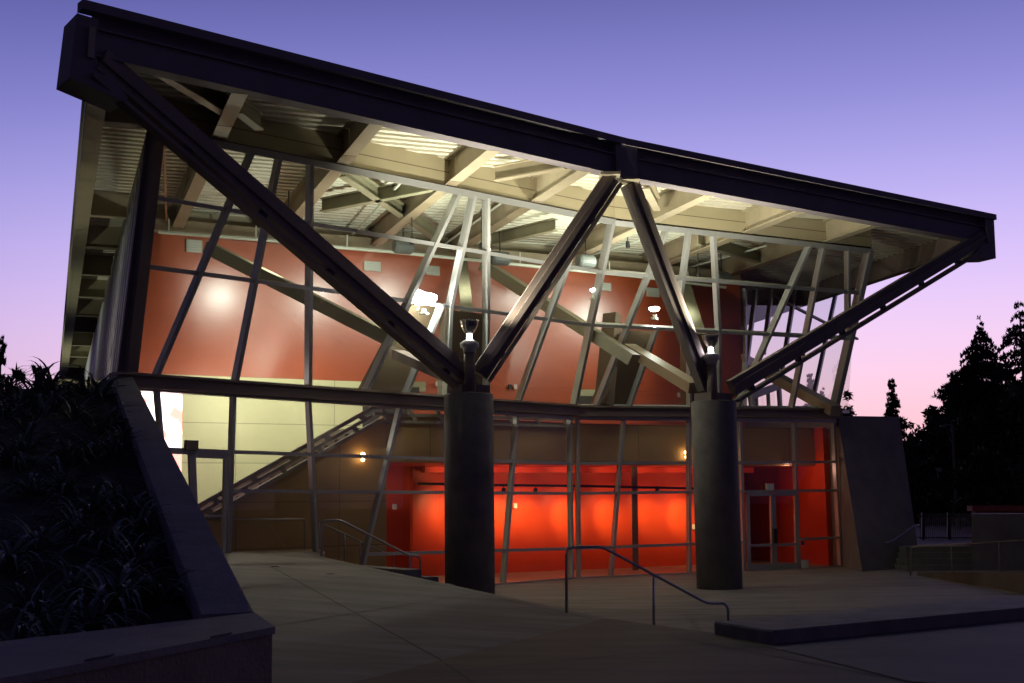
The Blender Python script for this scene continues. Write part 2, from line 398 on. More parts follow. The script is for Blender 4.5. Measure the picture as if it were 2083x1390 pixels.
sg = MB(); c = lowp(1632, 1105) + nR * .02; sg.box(c, .10, .01, .13, ((GR - GC).normalized(), nR, UP)); sg.build('blue_sticker', BLUE, cwr)
sg = MB(); c = lowp(1634, 1147) + nR * .06; sg.box(c, .22, .08, .22, ((GR - GC).normalized(), nR, UP)); sg.build('push_plate_box', WHITEP, cwr)
# glazed door at the left landing
d = MB()
tl, tr, br, bl = lowp(360, 917), lowp(466, 922), lowp(463, 1137), lowp(372, 1139)
m_ = lerp(tl, tr, .16)
for p, q, w in ((lowp(340, 917), tr, .12), (tr, br, .09), (lowp(388, 920), lowp(396, 1139), .14), (lowp(396, 926), lowp(456, 929), .10), (lowp(457, 926), lowp(452, 1137), .07)): d.bar(p + nL * .03, q + nL * .03, w, .08, nL)
d.bar(lowp(396, 1050) + nL * .09, lowp(452, 1050) + nL * .09, .04, .04, nL)
d.build('landing_door', ALU, BLD)
c = lowp(385, 907) + nL * .07; sg = MB(); sg.box(c, .26, .1, .20, (gdl, nL, UP)); sg.build('door_header_box', STEELD, BLD)
# spandrel band between the two glazings
for A, B, n, nm in ((lowp(226, 776), lowp(1166, 838), nL, 'l'), (lowp(1168, 839), lowp(1704, 844), nR, 'r')):
    s_ = MB(); s_.bar(A + n * .05, B + n * .05, .22, .30, n); s_.bar(A + n * .1 + UP * .135, B + n * .1 + UP * .135, .05, .42, n); s_.build('spandrel_beam', SPAN, BLD)
# raked upper curtain walls ----------------------------------------
def surf_n(side):
    a, b = ul(0, side); c, d = ul(1, side); n = (b - a).cross(c - a).normalized(); return n if n.y < 0 else -n
SL, SR = surf_n('L'), surf_n('R')
HEADM = mat('white_lit_aluminium', (.40, .41, .40), .35, metal=.35, noise=.05)
uwl = MB(); uwl.bar(UTL, UTC, .14, .18, SL); uwl = uwl.build('raked_window', HEADM, BLD); t = MB(); t.bar(UBL, UBC, .12, .18, SL); t.build('sill', HEADM, uwl)
uwr = MB(); uwr.bar(UTC, UTR, .14, .18, SR); uwr = uwr.build('raked_window', HEADM, BLD); t = MB(); t.bar(UBC, UBR, .12, .18, SR); t.build('sill', HEADM, uwr)
def um(px0, f0, px1, f1, side, w=.085, d=.20, m=None):
    b = MB(); b.bar(up(px0, f0, side), up(px1, f1, side), w, d, SL if side == 'L' else SR)
    return b.build('mullion', m or HEADM, uwl if side == 'L' else uwr)
um(318, 0, 262, 1, 'L', .22, .3, STEELD)
for a in ((512, 0, 315, 1), (567, 0, 477, 1), (630, 0, 627, 1), (933, 0, 742, 1), (963, 0, 914, .545), (914, .545, 907, 1), (989, 0, 989, 1), (1189, 0, 1052, 1)): um(*a, 'L')
um(1244, 0.0, 1166, 1, 'L', .10)
for a in ((1356, 0, 1210, 1), (1401, 0, 1374, .545), (1450, 0, 1461, .545), (1461, .545, 1462, 1), (1647, 0, 1497, 1), (1674, 0, 1609, 1), (1724, 0, 1724, .545)): um(*a, 'R')
um(1768, 0, 1696, 1, 'R', .16, .26)
um(897, .545, 823, 1, 'L', .07); um(1335, .545, 1278, 1, 'R', .07); um(1402, .545, 1402, 1, 'R', .07)
for f in (.262, .545):
    a, b = ul(f, 'L'); t = MB(); t.bar(a, b, .085, .16, SL); t.build('transom', HEADM, uwl)
    a, b = ul(f - .005, 'R'); t = MB(); t.bar(a, b, .085, .16, SR); t.build('transom', HEADM, uwr)
def pane_grid(side, par):
    g = MB(); n = 6
    A = [ul(i / 3, side) for i in range(4)]
    for i in range(3):
        for k in range(n):
            q = lambda r, s: lerp(A[r][0], A[r][1], s / n)
            g.face([q(i, k), q(i, k + 1), q(i + 1, k + 1), q(i + 1, k)])
    return g.build('glass_pane', GLASS, par)
pane_grid('L', uwl); pane_grid('R', uwr)
# brown piers right behind the raked glass
def pier(x0, x1, y0, y1, side, f0=.56):
    n = SL if side == 'L' else SR
    q = [up(x0, f0, side), up(x1, f0, side), up(y1, 1, side), up(y0, 1, side)]
    nh = V((n.x, n.y, 0)).normalized()
    q = [EYE + (p - EYE) * ((p - EYE).dot(nh) - .55) / (p - EYE).dot(nh) for p in q]; b = MB(); b.prism(q, V((-n.x, -n.y, 0)).normalized() * .45); return b.build('inclined_pier', PIER, BLD)
pier(838, 897, 745, 823, 'L'); pier(918, 985, 912, 988, 'L'); pier(1281, 1335, 1213, 1278, 'R'); pier(1403, 1458, 1403, 1457, 'R')

# roof ---------------------------------------------------------------
ZB = 8.82
RL, RC, RR = Z(192, 119, ZB), Z(1268, 362, ZB), Z(2008, 497, ZB)
print('ROOF', RL, RC, RR)
tL = (RC - RL).normalized(); tR = (RR - RC).normalized()
oL = V((tL.y, -tL.x, 0)); oR = V((tR.y, -tR.x, 0))
ROOF = MB()
LEN = 62
RDIR = (Z(1560, 645, ZB) - RR); RDIR.z = 0; RDIR.normalize()
ROOF.prism([RL + UP * .72 + DV * .2, RC + UP * .72 + DV * .2, RR + UP * .72 + RDIR * .2, RR + UP * .72 + RDIR * 30, RL + UP * .72 + DV * LEN], (0, 0, .06))
ROOF = ROOF.build('roof', DECK, BLD)
oC = (oL + oR).normalized()
def fas(A, B, n, nm):
    f = MB()
    f.bar(A + UP * .25 - n * .02, B + UP * .25 - n * .02, .45, .04, n)              # web
    f.bar(A + UP * .025 - n * .06, B + UP * .025 - n * .06, .30, .03, UP)       # bottom flange
    f.bar(A + UP * .465 - n * .06, B + UP * .465 - n * .06, .24, .03, UP)
    f = f.build('fascia_beam', FASCIA, ROOF); return f
fas(RL, RC, oL, 'l'); fas(RC, RR, oR, 'r')
for A, B, n in ((RL, RC, oL), (RC, RR, oR)):
    c = MB(); c.bar(A + UP * .61 - n * .16, B + UP * .61 - n * .16, .24, .05, n); c.build('recessed_band', FASCIA, ROOF)
lipL = RL + UP * .765 - tL * .27 + oL * .05
for A, B, n in ((lipL, RC + UP * .765 + oL * .05, oL), (RC + UP * .765 + oR * .05, RR + UP * .765 + tR * .28 + oR * .05, oR)):
    c = MB(); c.bar(A, B, .15, .22, n); c.build('roof_edge_flashing', FASCIA, ROOF)
# knuckle at the fold
k = MB(); a0 = RC - tL * .30; b0 = RC + tR * .34
k.prism([p - UP * .05 for p in (a0 + oL * .09, RC + oC * .12, b0 + oR * .09, b0 - oR * .18, a0 - oL * .18)], (0, 0, .86)); k.build('fold_knuckle', FASCIA, ROOF)
# end blocks
def vp_off(px, py, A, B, off): return VP(px, py, A + off, B + off)
blk = MB(); F0 = [vp_off(x, y, RL, RC, oL * .10) for x, y in ((157, 27), (200, 40), (196, 119), (262, 200), (254, 207), (141, 158))]
blk.prism(F0, -oL * .55 + DV * .12); blk.build('roof_corner_block', FASCIA, ROOF)
pl_ = MB(); a, b = vp_off(188, 55, RL, RC, oL * .14), vp_off(184, 118, RL, RC, oL * .14); pl_.bar(a, b, .10, .04, oL); pl_.build('corner_stiffener', CREAMST, ROOF)
blk = MB(); F0 = [vp_off(x, y, RR, RC, oR * .10) for x, y in ((2004, 441), (2022, 446), (2026, 526), (1973, 527), (2004, 492))]
blk.prism(F0, -oR * .6 + tR * .1); blk.build('roof_corner_block', FASCIA, ROOF)
pl_ = MB(); a, b = vp_off(2008, 460, RR, RC, oR * .14), vp_off(2012, 495, RR, RC, oR * .14); pl_.bar(a, b, .10, .04, oR); pl_.build('corner_stiffener', STEELD, ROOF)
# side beams of the roof
sb = MB(); a = RL + DV * .3 - EV * .02; b = a + DV * (LEN - 1)
sb.bar(a + UP * .30 , b + UP * .30, .06, .66, UP); sb.bar(a + UP * .0 + EV * .12, b + UP * .0 + EV * .12, .34, .04, UP); sb.bar(a + UP*.66 - EV*.02, b + UP*.66 - EV*.02, .12, .18, UP); sb.build('side_edge_beam', CREAMST, ROOF)
sb = MB(); a = RR + RDIR * .3; b = RR + RDIR * 30
sb.bar(a + UP * .355, b + UP * .355, .06, .76, UP); sb.bar(a + UP * .0 , b + UP * .0, .30, .04, UP); sb.build('side_edge_beam', STEELD, ROOF)
# corrugated deck seen from below: ribs run across the building
def ed_(P): return P.dot(EV), P.dot(DV)
eL, dL = ed_(RL); eC, dC = ed_(RC); eR, dR = ed_(RR)
def front_e(d):
    if d <= dC: return eL + (eC - eL) * (d - dL) / (dC - dL)
    if d <= dR: return eC + (eR - eC) * (d - dC) / (dR - dC)
    return None
re, rd = RDIR.dot(EV), RDIR.dot(DV)
def right_e(d):
    fe = front_e(d)
    if fe is not None: return fe
    return eR + re / rd * (d - dR)
dk = MB(); d = dL + .45; per = .30; zc = ZB + .60
prof = ((0, 0), (.14, 0), (.15, .13), (.29, .13), (.30, 0))
while d < dL + 22:
    e0 = eL + .05; e1 = right_e(d - .32)
    if e1 - e0 > .3:
        for (x0, h0), (x1, h1) in zip(prof[:-1], prof[1:]):
            P = lambda e, x, h: EV * e + DV * (d + x) + UP * (zc + h)
            dk.face([P(e0, x0, h0), P(e1, x0, h0), P(e1, x1, h1), P(e0, x1, h1)])
    d += per
dk.face([EV * (eL) + DV * d + UP * (zc), EV * right_e(d) + DV * d + UP * zc, EV * right_e(dL + 40) + DV * (dL + 40) + UP * zc, EV * eL + DV * (dL + 60) + UP * zc])
dk.build('corrugated_deck', DECK, ROOF)
# main beams running back from the fascia
def ibeam(A, B, w=.28, h=.60, m=CREAMST, name='roof_beam', wf=None):
    b = MB(); b.bar(A + UP * .02, B + UP * .02, w, .03, UP); b.bar(A + UP * (h - .02), B + UP * (h - .02), w, .03, UP)
    t = (B - A).normalized(); q = V((t.y, -t.x, 0)); b.bar(A + UP * h / 2, B + UP * h / 2, h - .06, .025, q); return b.build(name, m, ROOF)
for px in (490, 770, 1009, 1196):
    A = LX(RL, RC, px) + DV * .15; k_ = (UTC - A).dot(nL) / DV.dot(nL); ibeam(A, A + DV * k_); ibeam(A + DV * (k_ + .03), A + DV * 17, m=STEEL)  # inner length in darker steel: shade put into the one beam paint
for px in (1450, 1636, 1790):
    A = LX(RC, RR, px) + DV * .15; k_ = (UTC - A).dot(nR) / DV.dot(nR); ibeam(A, A + DV * k_); ibeam(A + DV * (k_ + .03), A + DV * 16, m=STEEL)  # same darker indoor tone here, shade painted into the beam
# short cross braces between them
def brace(x0, y0, x1, y1, z=ZB + .08, w=.18, h=.34, m=CREAMST): ibeam(Z(x0, y0, z), Z(x1, y1, z), w, h, m, 'cross_brace')
brace(325, 155, 462, 238); brace(484, 232, 528, 266); brace(1008, 369, 1150, 344); brace(1313, 385, 1337, 430)
brace(695, 360, 890, 492, m=ISTR); brace(655, 432, 885, 388, m=ISTR); brace(1000, 500, 1130, 470, m=ISTR); brace(1420, 500, 1560, 540, m=ISTR)  # inner braces take a darker tone, shade put into the steel colour
# outriggers and soffit deck of the left overhang
for Y_ in (21.6, 28.7, 32.3, 36.1, 40.0, 44, 48, 52, 56, 60, 65, 70):
    e0 = eL + .1; e1 = ed_(UTL)[0]; d0 = (Y_ - EV.y * (e0 + e1) / 2) / DV.y
    b = MB(); b.bar(EV * e0 + DV * d0 + UP * (ZB + .31), EV * e1 + DV * d0 + UP * (ZB + .31), .05, .58, UP); b.bar(EV * e0 + DV * d0 + UP * ZB, EV * e1 + DV * d0 + UP * ZB, .22, .03, UP)
    b.build('outrigger_beam', CREAMST, ROOF)
b = MB(); A = UTL + UP * .02; b.bar(A, A + DV * 55, .12, .5, UP); b.build('side_head_beam', STEELD, ROOF)
# bulkhead panel above the glazing head
b = MB()
for A, B, n in ((UTL, UTC, nL), (UTC, UTR, nR)):
    A = V((A.x, A.y, 0)) + V((n.x, n.y, 0)) * .05; B = V((B.x, B.y, 0)) + V((n.x, n.y, 0)) * .05
    b.wall(A, B, ZT + .08, ZB + .62, .12, n=V((n.x, n.y, 0)))
b.build('bulkhead_panel', BULK, BLD)

# columns, struts ----------------------------------------------------
cols = []
for px, ps in ((954.5, 101.0), (1457.5, 91.5)):
    D = F * 1.0 / ps; c = EYE + ray(px, 1000) * D; c = V((c.x, c.y, 0)); ztop = 4.12
    b = MB(); b.lathe(c, [(0.001, 0), (.5, 0), (.5, ztop - .02), (.48, ztop), (.001, ztop)], 48)
    o = b.build('concrete_column', CONC, BLD, smooth=False)
    for p in o.data.polygons: p.use_smooth = abs(p.normal.z) < .5
    cp = MB(); e = (RC - RL).normalized(); n = V((e.y, -e.x, 0))
    cp.box(c + UP * (ztop + .09), .72, .5, .18, (e, n, UP)); cp.build('base_plate', STEELD, o)
    cols.append((c, ztop))
print('COLS', cols)
c1, c2 = cols[0][0] + UP * 4.12, cols[1][0] + UP * 4.12
def strut(bp, tp_, w=.40, rail=.07, gap=.10, sg=1, both=True):
    """main box member with a thin lower rail held off by spacer plates"""
    A, B = bp, tp_; t = (B - A).normalized(); n = t.cross(UP); n = n.normalized(); n = n if n.y < 0 else -n
    q = n.cross(t).normalized(); q = q if q.z < 0 else -q      # q points down, across the strut
    s = MB(); s.bar(A, B, w, .16, n); s.bar(A + n * .10, B + n * .10, w * .30, .05, n); s = s.build('strut', STEELD, BLD)
    off = q * (w / 2 + gap + rail / 2)
    r = MB(); r.bar(A + off, B + off, rail, .20, n); r.build('lower_rail', STEELD, s)
    ln = (B - A).length; k = .6
    while k < ln - .3:
        sp = MB(); p = A + t * k + q * (w / 2 + gap / 2); sp.bar(p - t * .07, p + t * .07, gap, .10, n); sp.build('spacer_plate', BLACK, s); k += 1.75
    return s
def onc(px, py, c): return PY(px, py, c.y)
strut(onc(950, 768, c1), PY(203, 122, RL.y + .02), .40)
strut(onc(975, 762, c1), PY(1243, 362, RC.y - .25), .36, rail=.08, gap=.02)
strut(onc(1440, 785, c2), PY(1284, 372, RC.y + .2), .36, rail=.08, gap=.02)
strut(onc(1487, 790, c2), PY(2000, 482, RR.y - .1), .36)
b = MB()
for px, py, y in ((1240, 358, RC.y - .25), (1280, 368, RC.y + .1)):
    b.box(PY(px, py, y), .42, .5, .06)
b.build('connection_plate', CREAMST, ROOF)
# short lower struts from the piers to the columns
s = MB(); s.bar(up(815, .8, 'L') - nL * .1, onc(935, 776, c1), .30, .2, UP); s.build('lower_strut', STEELD, BLD)
s = MB(); s.bar(up(1285, .66, 'R') - nR * .1, onc(1414, 790, c2), .30, .25, UP); s.build('lower_strut', STEEL, BLD)

# interior ------------------------------------------------------------
WL, WR = PY(205, 1000, 29.6), PY(1508, 1000, 38.3); WL.z = WR.z = 0
wt = (WR - WL).normalized(); wn_ = V((wt.y, -wt.x, 0))
def wpt(px, py, off=0.0): return VP(px, py, WL + wn_ * off, WR + wn_ * off)
def wx(px): return LX(WL, WR, px)
CT = wpt(600, 771).z
b = MB(); b.wall(wx(262), WR, CT, 8.72, .25); b.build('upper_red_wall', REDUP, BLD)
b = MB(); b.wall(wx(255), wx(736), .5, CT - .004, .25); b.build('cream_wall', CREAM, BLD)
b = MB(); b.wall(wx(832), WR, 3.9, CT - .004, .25); b.build('upper_red_wall', REDUP, BLD)
b = MB(); b.wall(wx(736.5), wx(831.5), 3.9, CT - .004, .25); b.build('dark_opening', DARK, BLD)
b = MB(); b.wall(wx(262) - wn_ * .3, WR - wn_ * .3, 8.6, 9.42, .1); b.build('wall_head_panel', CREAMST, BLD)
b = MB(); b.bar(wx(262) + wn_ * .2 + UP * 8.87, WR + wn_ * .2 + UP * 8.87, .3, .3, UP); b.build('wall_head_beam', STEEL, BLD)
# right end of the red wall returns toward the back
b = MB(); b.wall(WR + wt * .002, WR + wt * .25, 3.9, 8.72, 6, n=wn_); b.build('upper_red_wall', REDUP, BLD)
# stubs of cream rooms seen on the upper floor
for x0, x1, y0, y1 in ((832, 865, 777, 797), (1176, 1214, 793, 806)):
    b = MB(); p = [wpt(x0, y1, .02), wpt(x1, y1, .02), wpt(x1, y0, .02), wpt(x0, y0, .02)]; b.prism(p, wn_ * .03); b.build('cream_door_recess', CREAM, BLD)
for x0, x1, y0, y1 in ((830, 852, 788, 800), (1174, 1210, 807, 824)):
    b = MB(); p = [wpt(x0, y1, .06), wpt(x1, y1, .06), wpt(x1, y0, .06), wpt(x0, y0, .06)]; b.prism(p, wn_ * .03); b.build('dark_doorway', DARK, BLD)
# balcony face and the brown wall under the stair
FA, FB, FC = PY(330, 1000, 25.3), PY(1165, 1000, 33.0), PY(1700, 1000, 37.0)
for p in (FA, FB, FC): p.z = 0
def fpt(px, py): return VP(px, py, FA, FB) if px < 1165 else VP(px, py, FB, FC)
fn = V(((FB - FA).y, -(FB - FA).x, 0)).normalized(); fn2 = V(((FC - FB).y, -(FC - FB).x, 0)).normalized()
zb = fpt(1164, 946).z; zt = fpt(1164, 861).z; print('BALC', zb, zt)
def poly_wall(pts, n, th, name, m, par=BLD):
    b = MB(); b.prism(pts, -n * th); tdir = V((-n.y, n.x, 0))
    k = len(pts); u = [(p.dot(tdir), p.z) for p in pts]; b.uv[0] = list(reversed(u))
    return b.build(name, m, par)
def fz(px, z): p = LX(FA, FB, px) if px < 1165 else LX(FB, FC, px); return V((p.x, p.y, z))
poly_wall([fz(335, 0), fz(786, 0), fz(786, zt), fpt(767, 860), fpt(422, 1052), fpt(335, 1100)], fn, .2, 'brown_wall', BROWN)
poly_wall([fz(786.5, zb), fz(1164.9, zb), fz(1164.9, zt), fz(786.5, zt)], fn, .2, 'balcony_face', BROWN)
poly_wall([fz(1165.1, zb), fz(1704, zb), fz(1704, zt), fz(1165.1, zt)], fn2, .2, 'balcony_face', BROWN)
b = MB(); b.prism([fz(790, zb + .01) - fn * .2, FB - fn * .2 + UP * (zb + .01), fz(1704, zb + .01) - fn2 * .2, WR + UP * (zb + .01) + wt * 4, wx(790) + UP * (zb + .01)], (0, 0, .5)); b.build('balcony_slab', REDLO, BLD)
# floors
b = MB(); b.prism([V((G2.x, G2.y, .0)), GC, GR, GR + DV * 14, WL + DV * 6 + wt * 4], (0, 0, .012)); b.build('interior_floor', FLOOR, BLD)
b = MB(); b.prism([V((GL.x, GL.y, .3)) - nL * .02, V((G2.x, G2.y, .3)) - nL * .02, fz(645, .3), fz(335, .3)], (0, 0, ramp_z(G2.x, G2.y) - .3 + .01)); b.build('landing_floor', FLOOR, BLD)
# lower red wall
LW0, LW1 = wx(700) + wn_ * .15, WR + wn_ * .15
def lwp(px, py, off=0): return VP(px, py, LW0 + wn_ * off, LW1 + wn_ * off)
b = MB(); b.wall(LX(LW0, LW1, 840), LW1, 0, zb + .2, .2); b.build('lower_red_wall', REDLO, BLD)
b = MB(); b.wall(LX(LW0, LW1, 660) - wn_ * 1.2, LX(LW0, LW1, 930) - wn_ * 1.2, 0, zb + .3, .2); b.build('lower_red_wall', REDLO, BLD)
b = MB(); q0 = LW1 + wt * .01; q1 = q0 + (GR - GC).normalized() * 1.5 + DV * 3.0; b.wall(q0, q1, 0, zb + .3, .2); b.build('lower_red_wall', REDLO, BLD)
q2 = GR + DV * .5; b = MB(); b.wall(q1, q2 + DV * 2.6 + EV * .2, 0, zb + .3, .2); b.build('lower_red_wall', REDLO, BLD)
b = MB(); b.wall(q2 + DV * 2.5, q2 - EV * .02, 0, zt, .2, n=-EV); b.build('return_wall', REDLO, BLD)
b = MB(); p = [PY(x, y, 38.6) for x, y in ((1640, 1150), (1663, 1149), (1661, 1016), (1638, 1016))]; b.prism(p, (0, .06, 0)); b.build('interior_door', REDLO, BLD)
b = MB(); p0, p1 = PY(1290, 949, 35.2), PY(1293, 1165, 35.2); b.bar(p0, V((p1.x, p1.y, 0)), .16, .16, UP); b.build('interior_post', STEELD, BLD)
# bulkhead band and lamp track under the balcony
b = MB(); p0, p1 = LX(LW0, LW1, 850) + wn_ * .5, LW1 + wn_ * .5; b.wall(p0, p1, zb - .16, zb - .002, .3); b.build('soffit_band', REDLO, BLD)
# stair balustrade
def frail(p, q, w, d=.06, n=None, name='rail', m=STEELD, par=None):
    b = MB(); b.bar(p, q, w, d, n or fn); return b.build(name, m, par)
def sline(x, off):                                           # vertical pixel offset below the upper edge of the sloping rail
    return fpt(x, 1024 - (x - 403) * .5630 + off) + fn * .06
STAIR = MB(); STAIR.bar(sline(418, 37.5), sline(766, 37.5), .085, .10, fn)
STAIR = STAIR.build('staircase', STEELD, BLD)
for off, w in ((4.5, .085), (20, .075)):
    frail(sline(400, off), sline(752, off), w, par=STAIR, name='stair_rail')
for x in (435, 513, 591, 663, 734): frail(sline(x - 5, 6), sline(x + 5, 19), .12, par=STAIR, name='baluster')
for x in (422, 497, 572, 646, 719): frail(sline(x - 3, 21), sline(x + 5, 36), .11, par=STAIR, name='baluster')
for y, w in ((829.5, .06), (843, .08), (857, .075)): frail(fpt(750 + (y - 829) * .5, y) + fn * .06, fpt(1164, y + 11) + fn * .06, w, par=STAIR, name='landing_rail')
for x in (780, 835, 890, 1030, 1085, 1140): frail(fpt(x - 6, 832) + fn * .06, fpt(x + 8, 862) + fn * .06, .10, par=STAIR, name='baluster')
frail(fpt(1166, 852) + fn2 * .05, fpt(1700, 858) + fn2 * .05, .07, n=fn2, par=STAIR, name='landing_rail')
b = MB()
for k in range(15):
    f = k / 15; p = lerp(fpt(430, 1060), fpt(765, 866), f); b.box(p - fn * .75, .42, 1.2, .16, (gdl, fn, UP))
b.build('stair_treads', PIER, STAIR)
# sloping interior struts
def istrut(x0, y0, d0, x1, y1, d1, w=.34, m=ISTR, nm='interior_strut'):
    b = MB(); A, B = PY(x0, y0, d0), PY(x1, y1, d1); b.bar(A, B, w, .3, UP); return b.build(nm, m, BLD)
istrut(425, 505, 29.3, 800, 694, 26.9); istrut(985, 540, 33.6, 1290, 733, 30.3)
istrut(938, 530, 33.5, 950, 640, 30.0, .3); istrut(1392, 580, 36.5, 1425, 690, 33.5, .3)
istrut(1505, 728, 40.5, 1700, 836, 35.0, .34, CREAMST)
istrut(1246, 640, 32.6, 1228, 826, 32.2, .42, PIER)
# rear glazing on the far right, sky seen through it
RG0, RG1 = WR + wt * .28 + wn_ * .02, PY(1740, 900, 48.0); RG1.z = 0
rgn = V(((RG1 - RG0).y, -(RG1 - RG0).x, 0)).normalized()
def rg(px, py): return VP(px, py, RG0, RG1)
rw = MB(); rw.bar(rg(1512, 833), rg(1725, 838), .12, .12, rgn); rw.bar(rg(1512, 590), rg(1745, 560), .10, .12, rgn); rw = rw.build('rear_window', HEADM, BLD)
for a in ((1515, 588, 1514, 833), (1538, 585, 1518, 742), (1571, 580, 1553, 720), (1620, 575, 1588, 770), (1706, 570, 1655, 806), (1582, 740, 1587, 830), (1512, 720, 1530, 833)):
    m = MB(); m.bar(rg(a[0], a[1]), rg(a[2], a[3]), .13, .13, rgn); m.build('mullion', HEADM, rw)
for a in ((1567, 600, 1744, 690), (1690, 570, 1755, 597)):
    m = MB(); m.bar(rg(a[0], a[1]), rg(a[2], a[3]), .08, .1, rgn); m.build('brace_bar', STEEL, rw)
g = MB(); g.face([rg(1512, 833), rg(1725, 838), rg(1742, 570), rg(1512, 590)]); g.build('glass_pane', GLASS, rw)
dr = MB()
for a, w in (((1523, 806, 1577, 786), .22), ((1523, 806, 1525, 833), .16), ((1556, 795, 1558, 833), .10), ((1577, 786, 1580, 833), .10), ((1532, 803, 1533, 833), .10)):
    dr.bar(rg(a[0], a[1]) + rgn * .1, rg(a[2], a[3]) + rgn * .1, w, .1, rgn)
dr.build('upper_door', WHITEP, rw)
# glazed return at the right side
b = MB(); b.bar(UBR, UBR + DV * 12, .14, .2, UP); b.bar(UBR - UP * .3, UBR + DV * 12 - UP * .3, .4, .12, -EV); b.build('side_sill_beam', SPAN, BLD)
b = MB(); b.prism([UBR + V((0, 0, -.55)) + DV * .3, fz(1704, UBR.z - .55), WR + wt * .3 + UP * (UBR.z - .55), UBR + DV * 12 - UP * .55], (0, 0, .1)); b.build('upper_floor', FLOOR, BLD)
# left side glazing, mostly seen edge-on
SDB, SDT = V(UBL), V(UTL)
sw = MB(); sw.bar(SDB, SDB + DV * 46, .14, .2, UP); sw.bar(SDT, SDT + DV * 46, .12, .2, UP); sw = sw.build('side_window_wall', HEADM, BLD)
for k in range(26):
    m = MB(); p = DV * (1.1 * (k + 1) * (1 + k * .012)); m.bar(SDB + p, SDT + p, .08, .14, EV); m.build('mullion', HEADM, sw)
for k in range(4):
    m = MB(); p = DV * (2 + 8 * k); m.bar(SDB + p + DV * 7, lerp(SDB, SDT, .9) + p, .10, .06, EV); m.build('brace_bar', ALU, sw)
g = MB(); g.face([SDB, SDB + DV * 20, SDT + DV * 20, SDT]); g.build('glass_pane', GLASS, sw)
b = MB(); a = SDB + DV * 20; c = SDT + DV * 20 - EV * .1; b.prism([a, a + DV * 30, c + DV * 30, c], EV * .3); b.build('white_side_wall', mat('white_render', (.62, .62, .66), .7, noise=.06), BLD)
b = MB(); a = SDB - UP * 5 + EV * .05; b.prism([a, a + DV * 50, SDB + DV * 50 - UP * .1 + EV * .05, SDB - UP * .1 + EV * .05], EV * .2); b.build('side_base_wall', CONCW, BLD)
b = MB(); b.wall(WL - wn_ * .2 - wt * 1.5, wx(260) - wn_ * .2, 0, 5.0, .2); b.build('cream_wall', CREAM, BLD)
b = MB(); a = UTL - UP * .05; b.hexa([UTL - EV * .12, UTL + EV * .1, UTL + EV * .1 + DV * .3, UTL - EV * .12 + DV * .3], [UBL - EV * .12, UBL + EV * .1, UBL + EV * .1 + DV * .3, UBL - EV * .12 + DV * .3]); b.build('corner_post', STEELD, BLD)
# sprinkler main with hangers
b = MB(); pts = [wpt(x, y, 1.2) for x, y in ((322, 472), (582, 492), (669, 502), (790, 512), (900, 523), (1096, 543), (1290, 562), (1476, 585))]
b.tube(pts, .045, 8)
for x, y in ((343, 474), (520, 487), (706, 505), (880, 521), (1058, 539), (1240, 557), (1400, 576)):
    p = wpt(x, y, 1.2); b.tube([p, p + UP * .35], .02, 6)
b.build('sprinkler_pipe', PIPE, BLD)
def zline(pts, z, r, nm, m):
    b = MB(); b.tube([Z(x, y, z) for x, y in pts], r, 6); return b.build(nm, m, BLD)
zline(((332, 280), (340, 470)), 9.0, .03, 'sprinkler_branch', mat('copper_toned_pipe', (.42, .2, .12), .4))
zline(((815, 372), (706, 490)), 9.1, .03, 'sprinkler_branch', PIPE); zline(((1025, 410), (900, 500)), 9.1, .03, 'sprinkler_branch', PIPE)
zline(((1340, 478), (1150, 535)), 9.1, .03, 'sprinkler_branch', PIPE); zline(((1560, 500), (1400, 545)), 9.1, .03, 'sprinkler_branch', PIPE)
b = MB(); b.tube([wpt(x, y, 1.5) for x, y in ((850, 984), (1010, 987), (1187, 989), (1410, 994), (1500, 996))], .035, 8); TRK = b.build('lamp_track', BLACK, BLD)

# things fixed to the walls -----------------------------------------------
def wall_plate(name, cat, label, px, py, w, h, m, off=.02, th=.05, group=None, pf=wpt, ax=(wt, wn_)):
    b = MB(); c = pf(px, py, off); b.box(c, w, th, h, (ax[0], ax[1], UP)); o = b.build(name, m); tag(o, label, cat, group); return o
VG = 'air vents high on the terracotta wall'
for px, py, w, h, lb in ((395, 501, .40, .32, 'square pale air grille high on the red wall at the far left'), (757, 542, .48, .26, 'wide white air grille high on the red wall left of the left column'),
                         (880, 551, .42, .26, 'pale green air grille on the red wall just above the overexposed lamp'), (1118, 573, .40, .26, 'pale air grille high on the red wall half hidden behind the middle strut'),
                         (1232, 584, .36, .24, 'narrow pale air grille high on the red wall beside the folded corner mullion'), (1328, 595, .45, .28, 'white air grille above the glowing oval lamp'), (1404, 600, .26, .36, 'upright grey air grille by the top of the right strut')):
    r = empty('wall_vent', wpt(px, py, .03), lb, 'vent', VG)
    b = MB(); b.box(wpt(px, py, .03), w, .05, h, (wt, wn_, UP)); b.build('frame', VENT, r)
    b = MB()
    for k in range(5): b.box(wpt(px, py, .065) + UP * (h * .8 * (k / 4 - .5)), w * .85, .02, h * .09, (wt, wn_, UP))
    b.build('louvre', WHITEP, r)
for px, py, m, lb in ((1026, 718, WHITEP, 'small white switch alone in the middle of the red wall'), (1048, 787, WHITEP, 'small white switch right of the black one, low on the red wall'), (1037, 787, BLACK, 'small black switch plate beside a white one'),
                      (890, 781, WHITEP, 'small white fire alarm box left of the left column'), (1381, 804, WHITEP, 'small white fire alarm box left of the right column')):
    wall_plate('wall_switch', 'switch', lb, px, py, .09, .13, m, .06, .05)
for px, py, lb in ((803, 1031, 'fire alarm box on the red recess wall beside the brown wall'), (1048, 1029, 'white switch plate on the lower red wall beside the first orange light pool'), (1412, 1072, 'white switch plate on the lower red wall touching the right column edge')):
    wall_plate('wall_switch', 'switch', lb, px, py, .10, .14, WHITEP, .05, .05, pf=lwp)
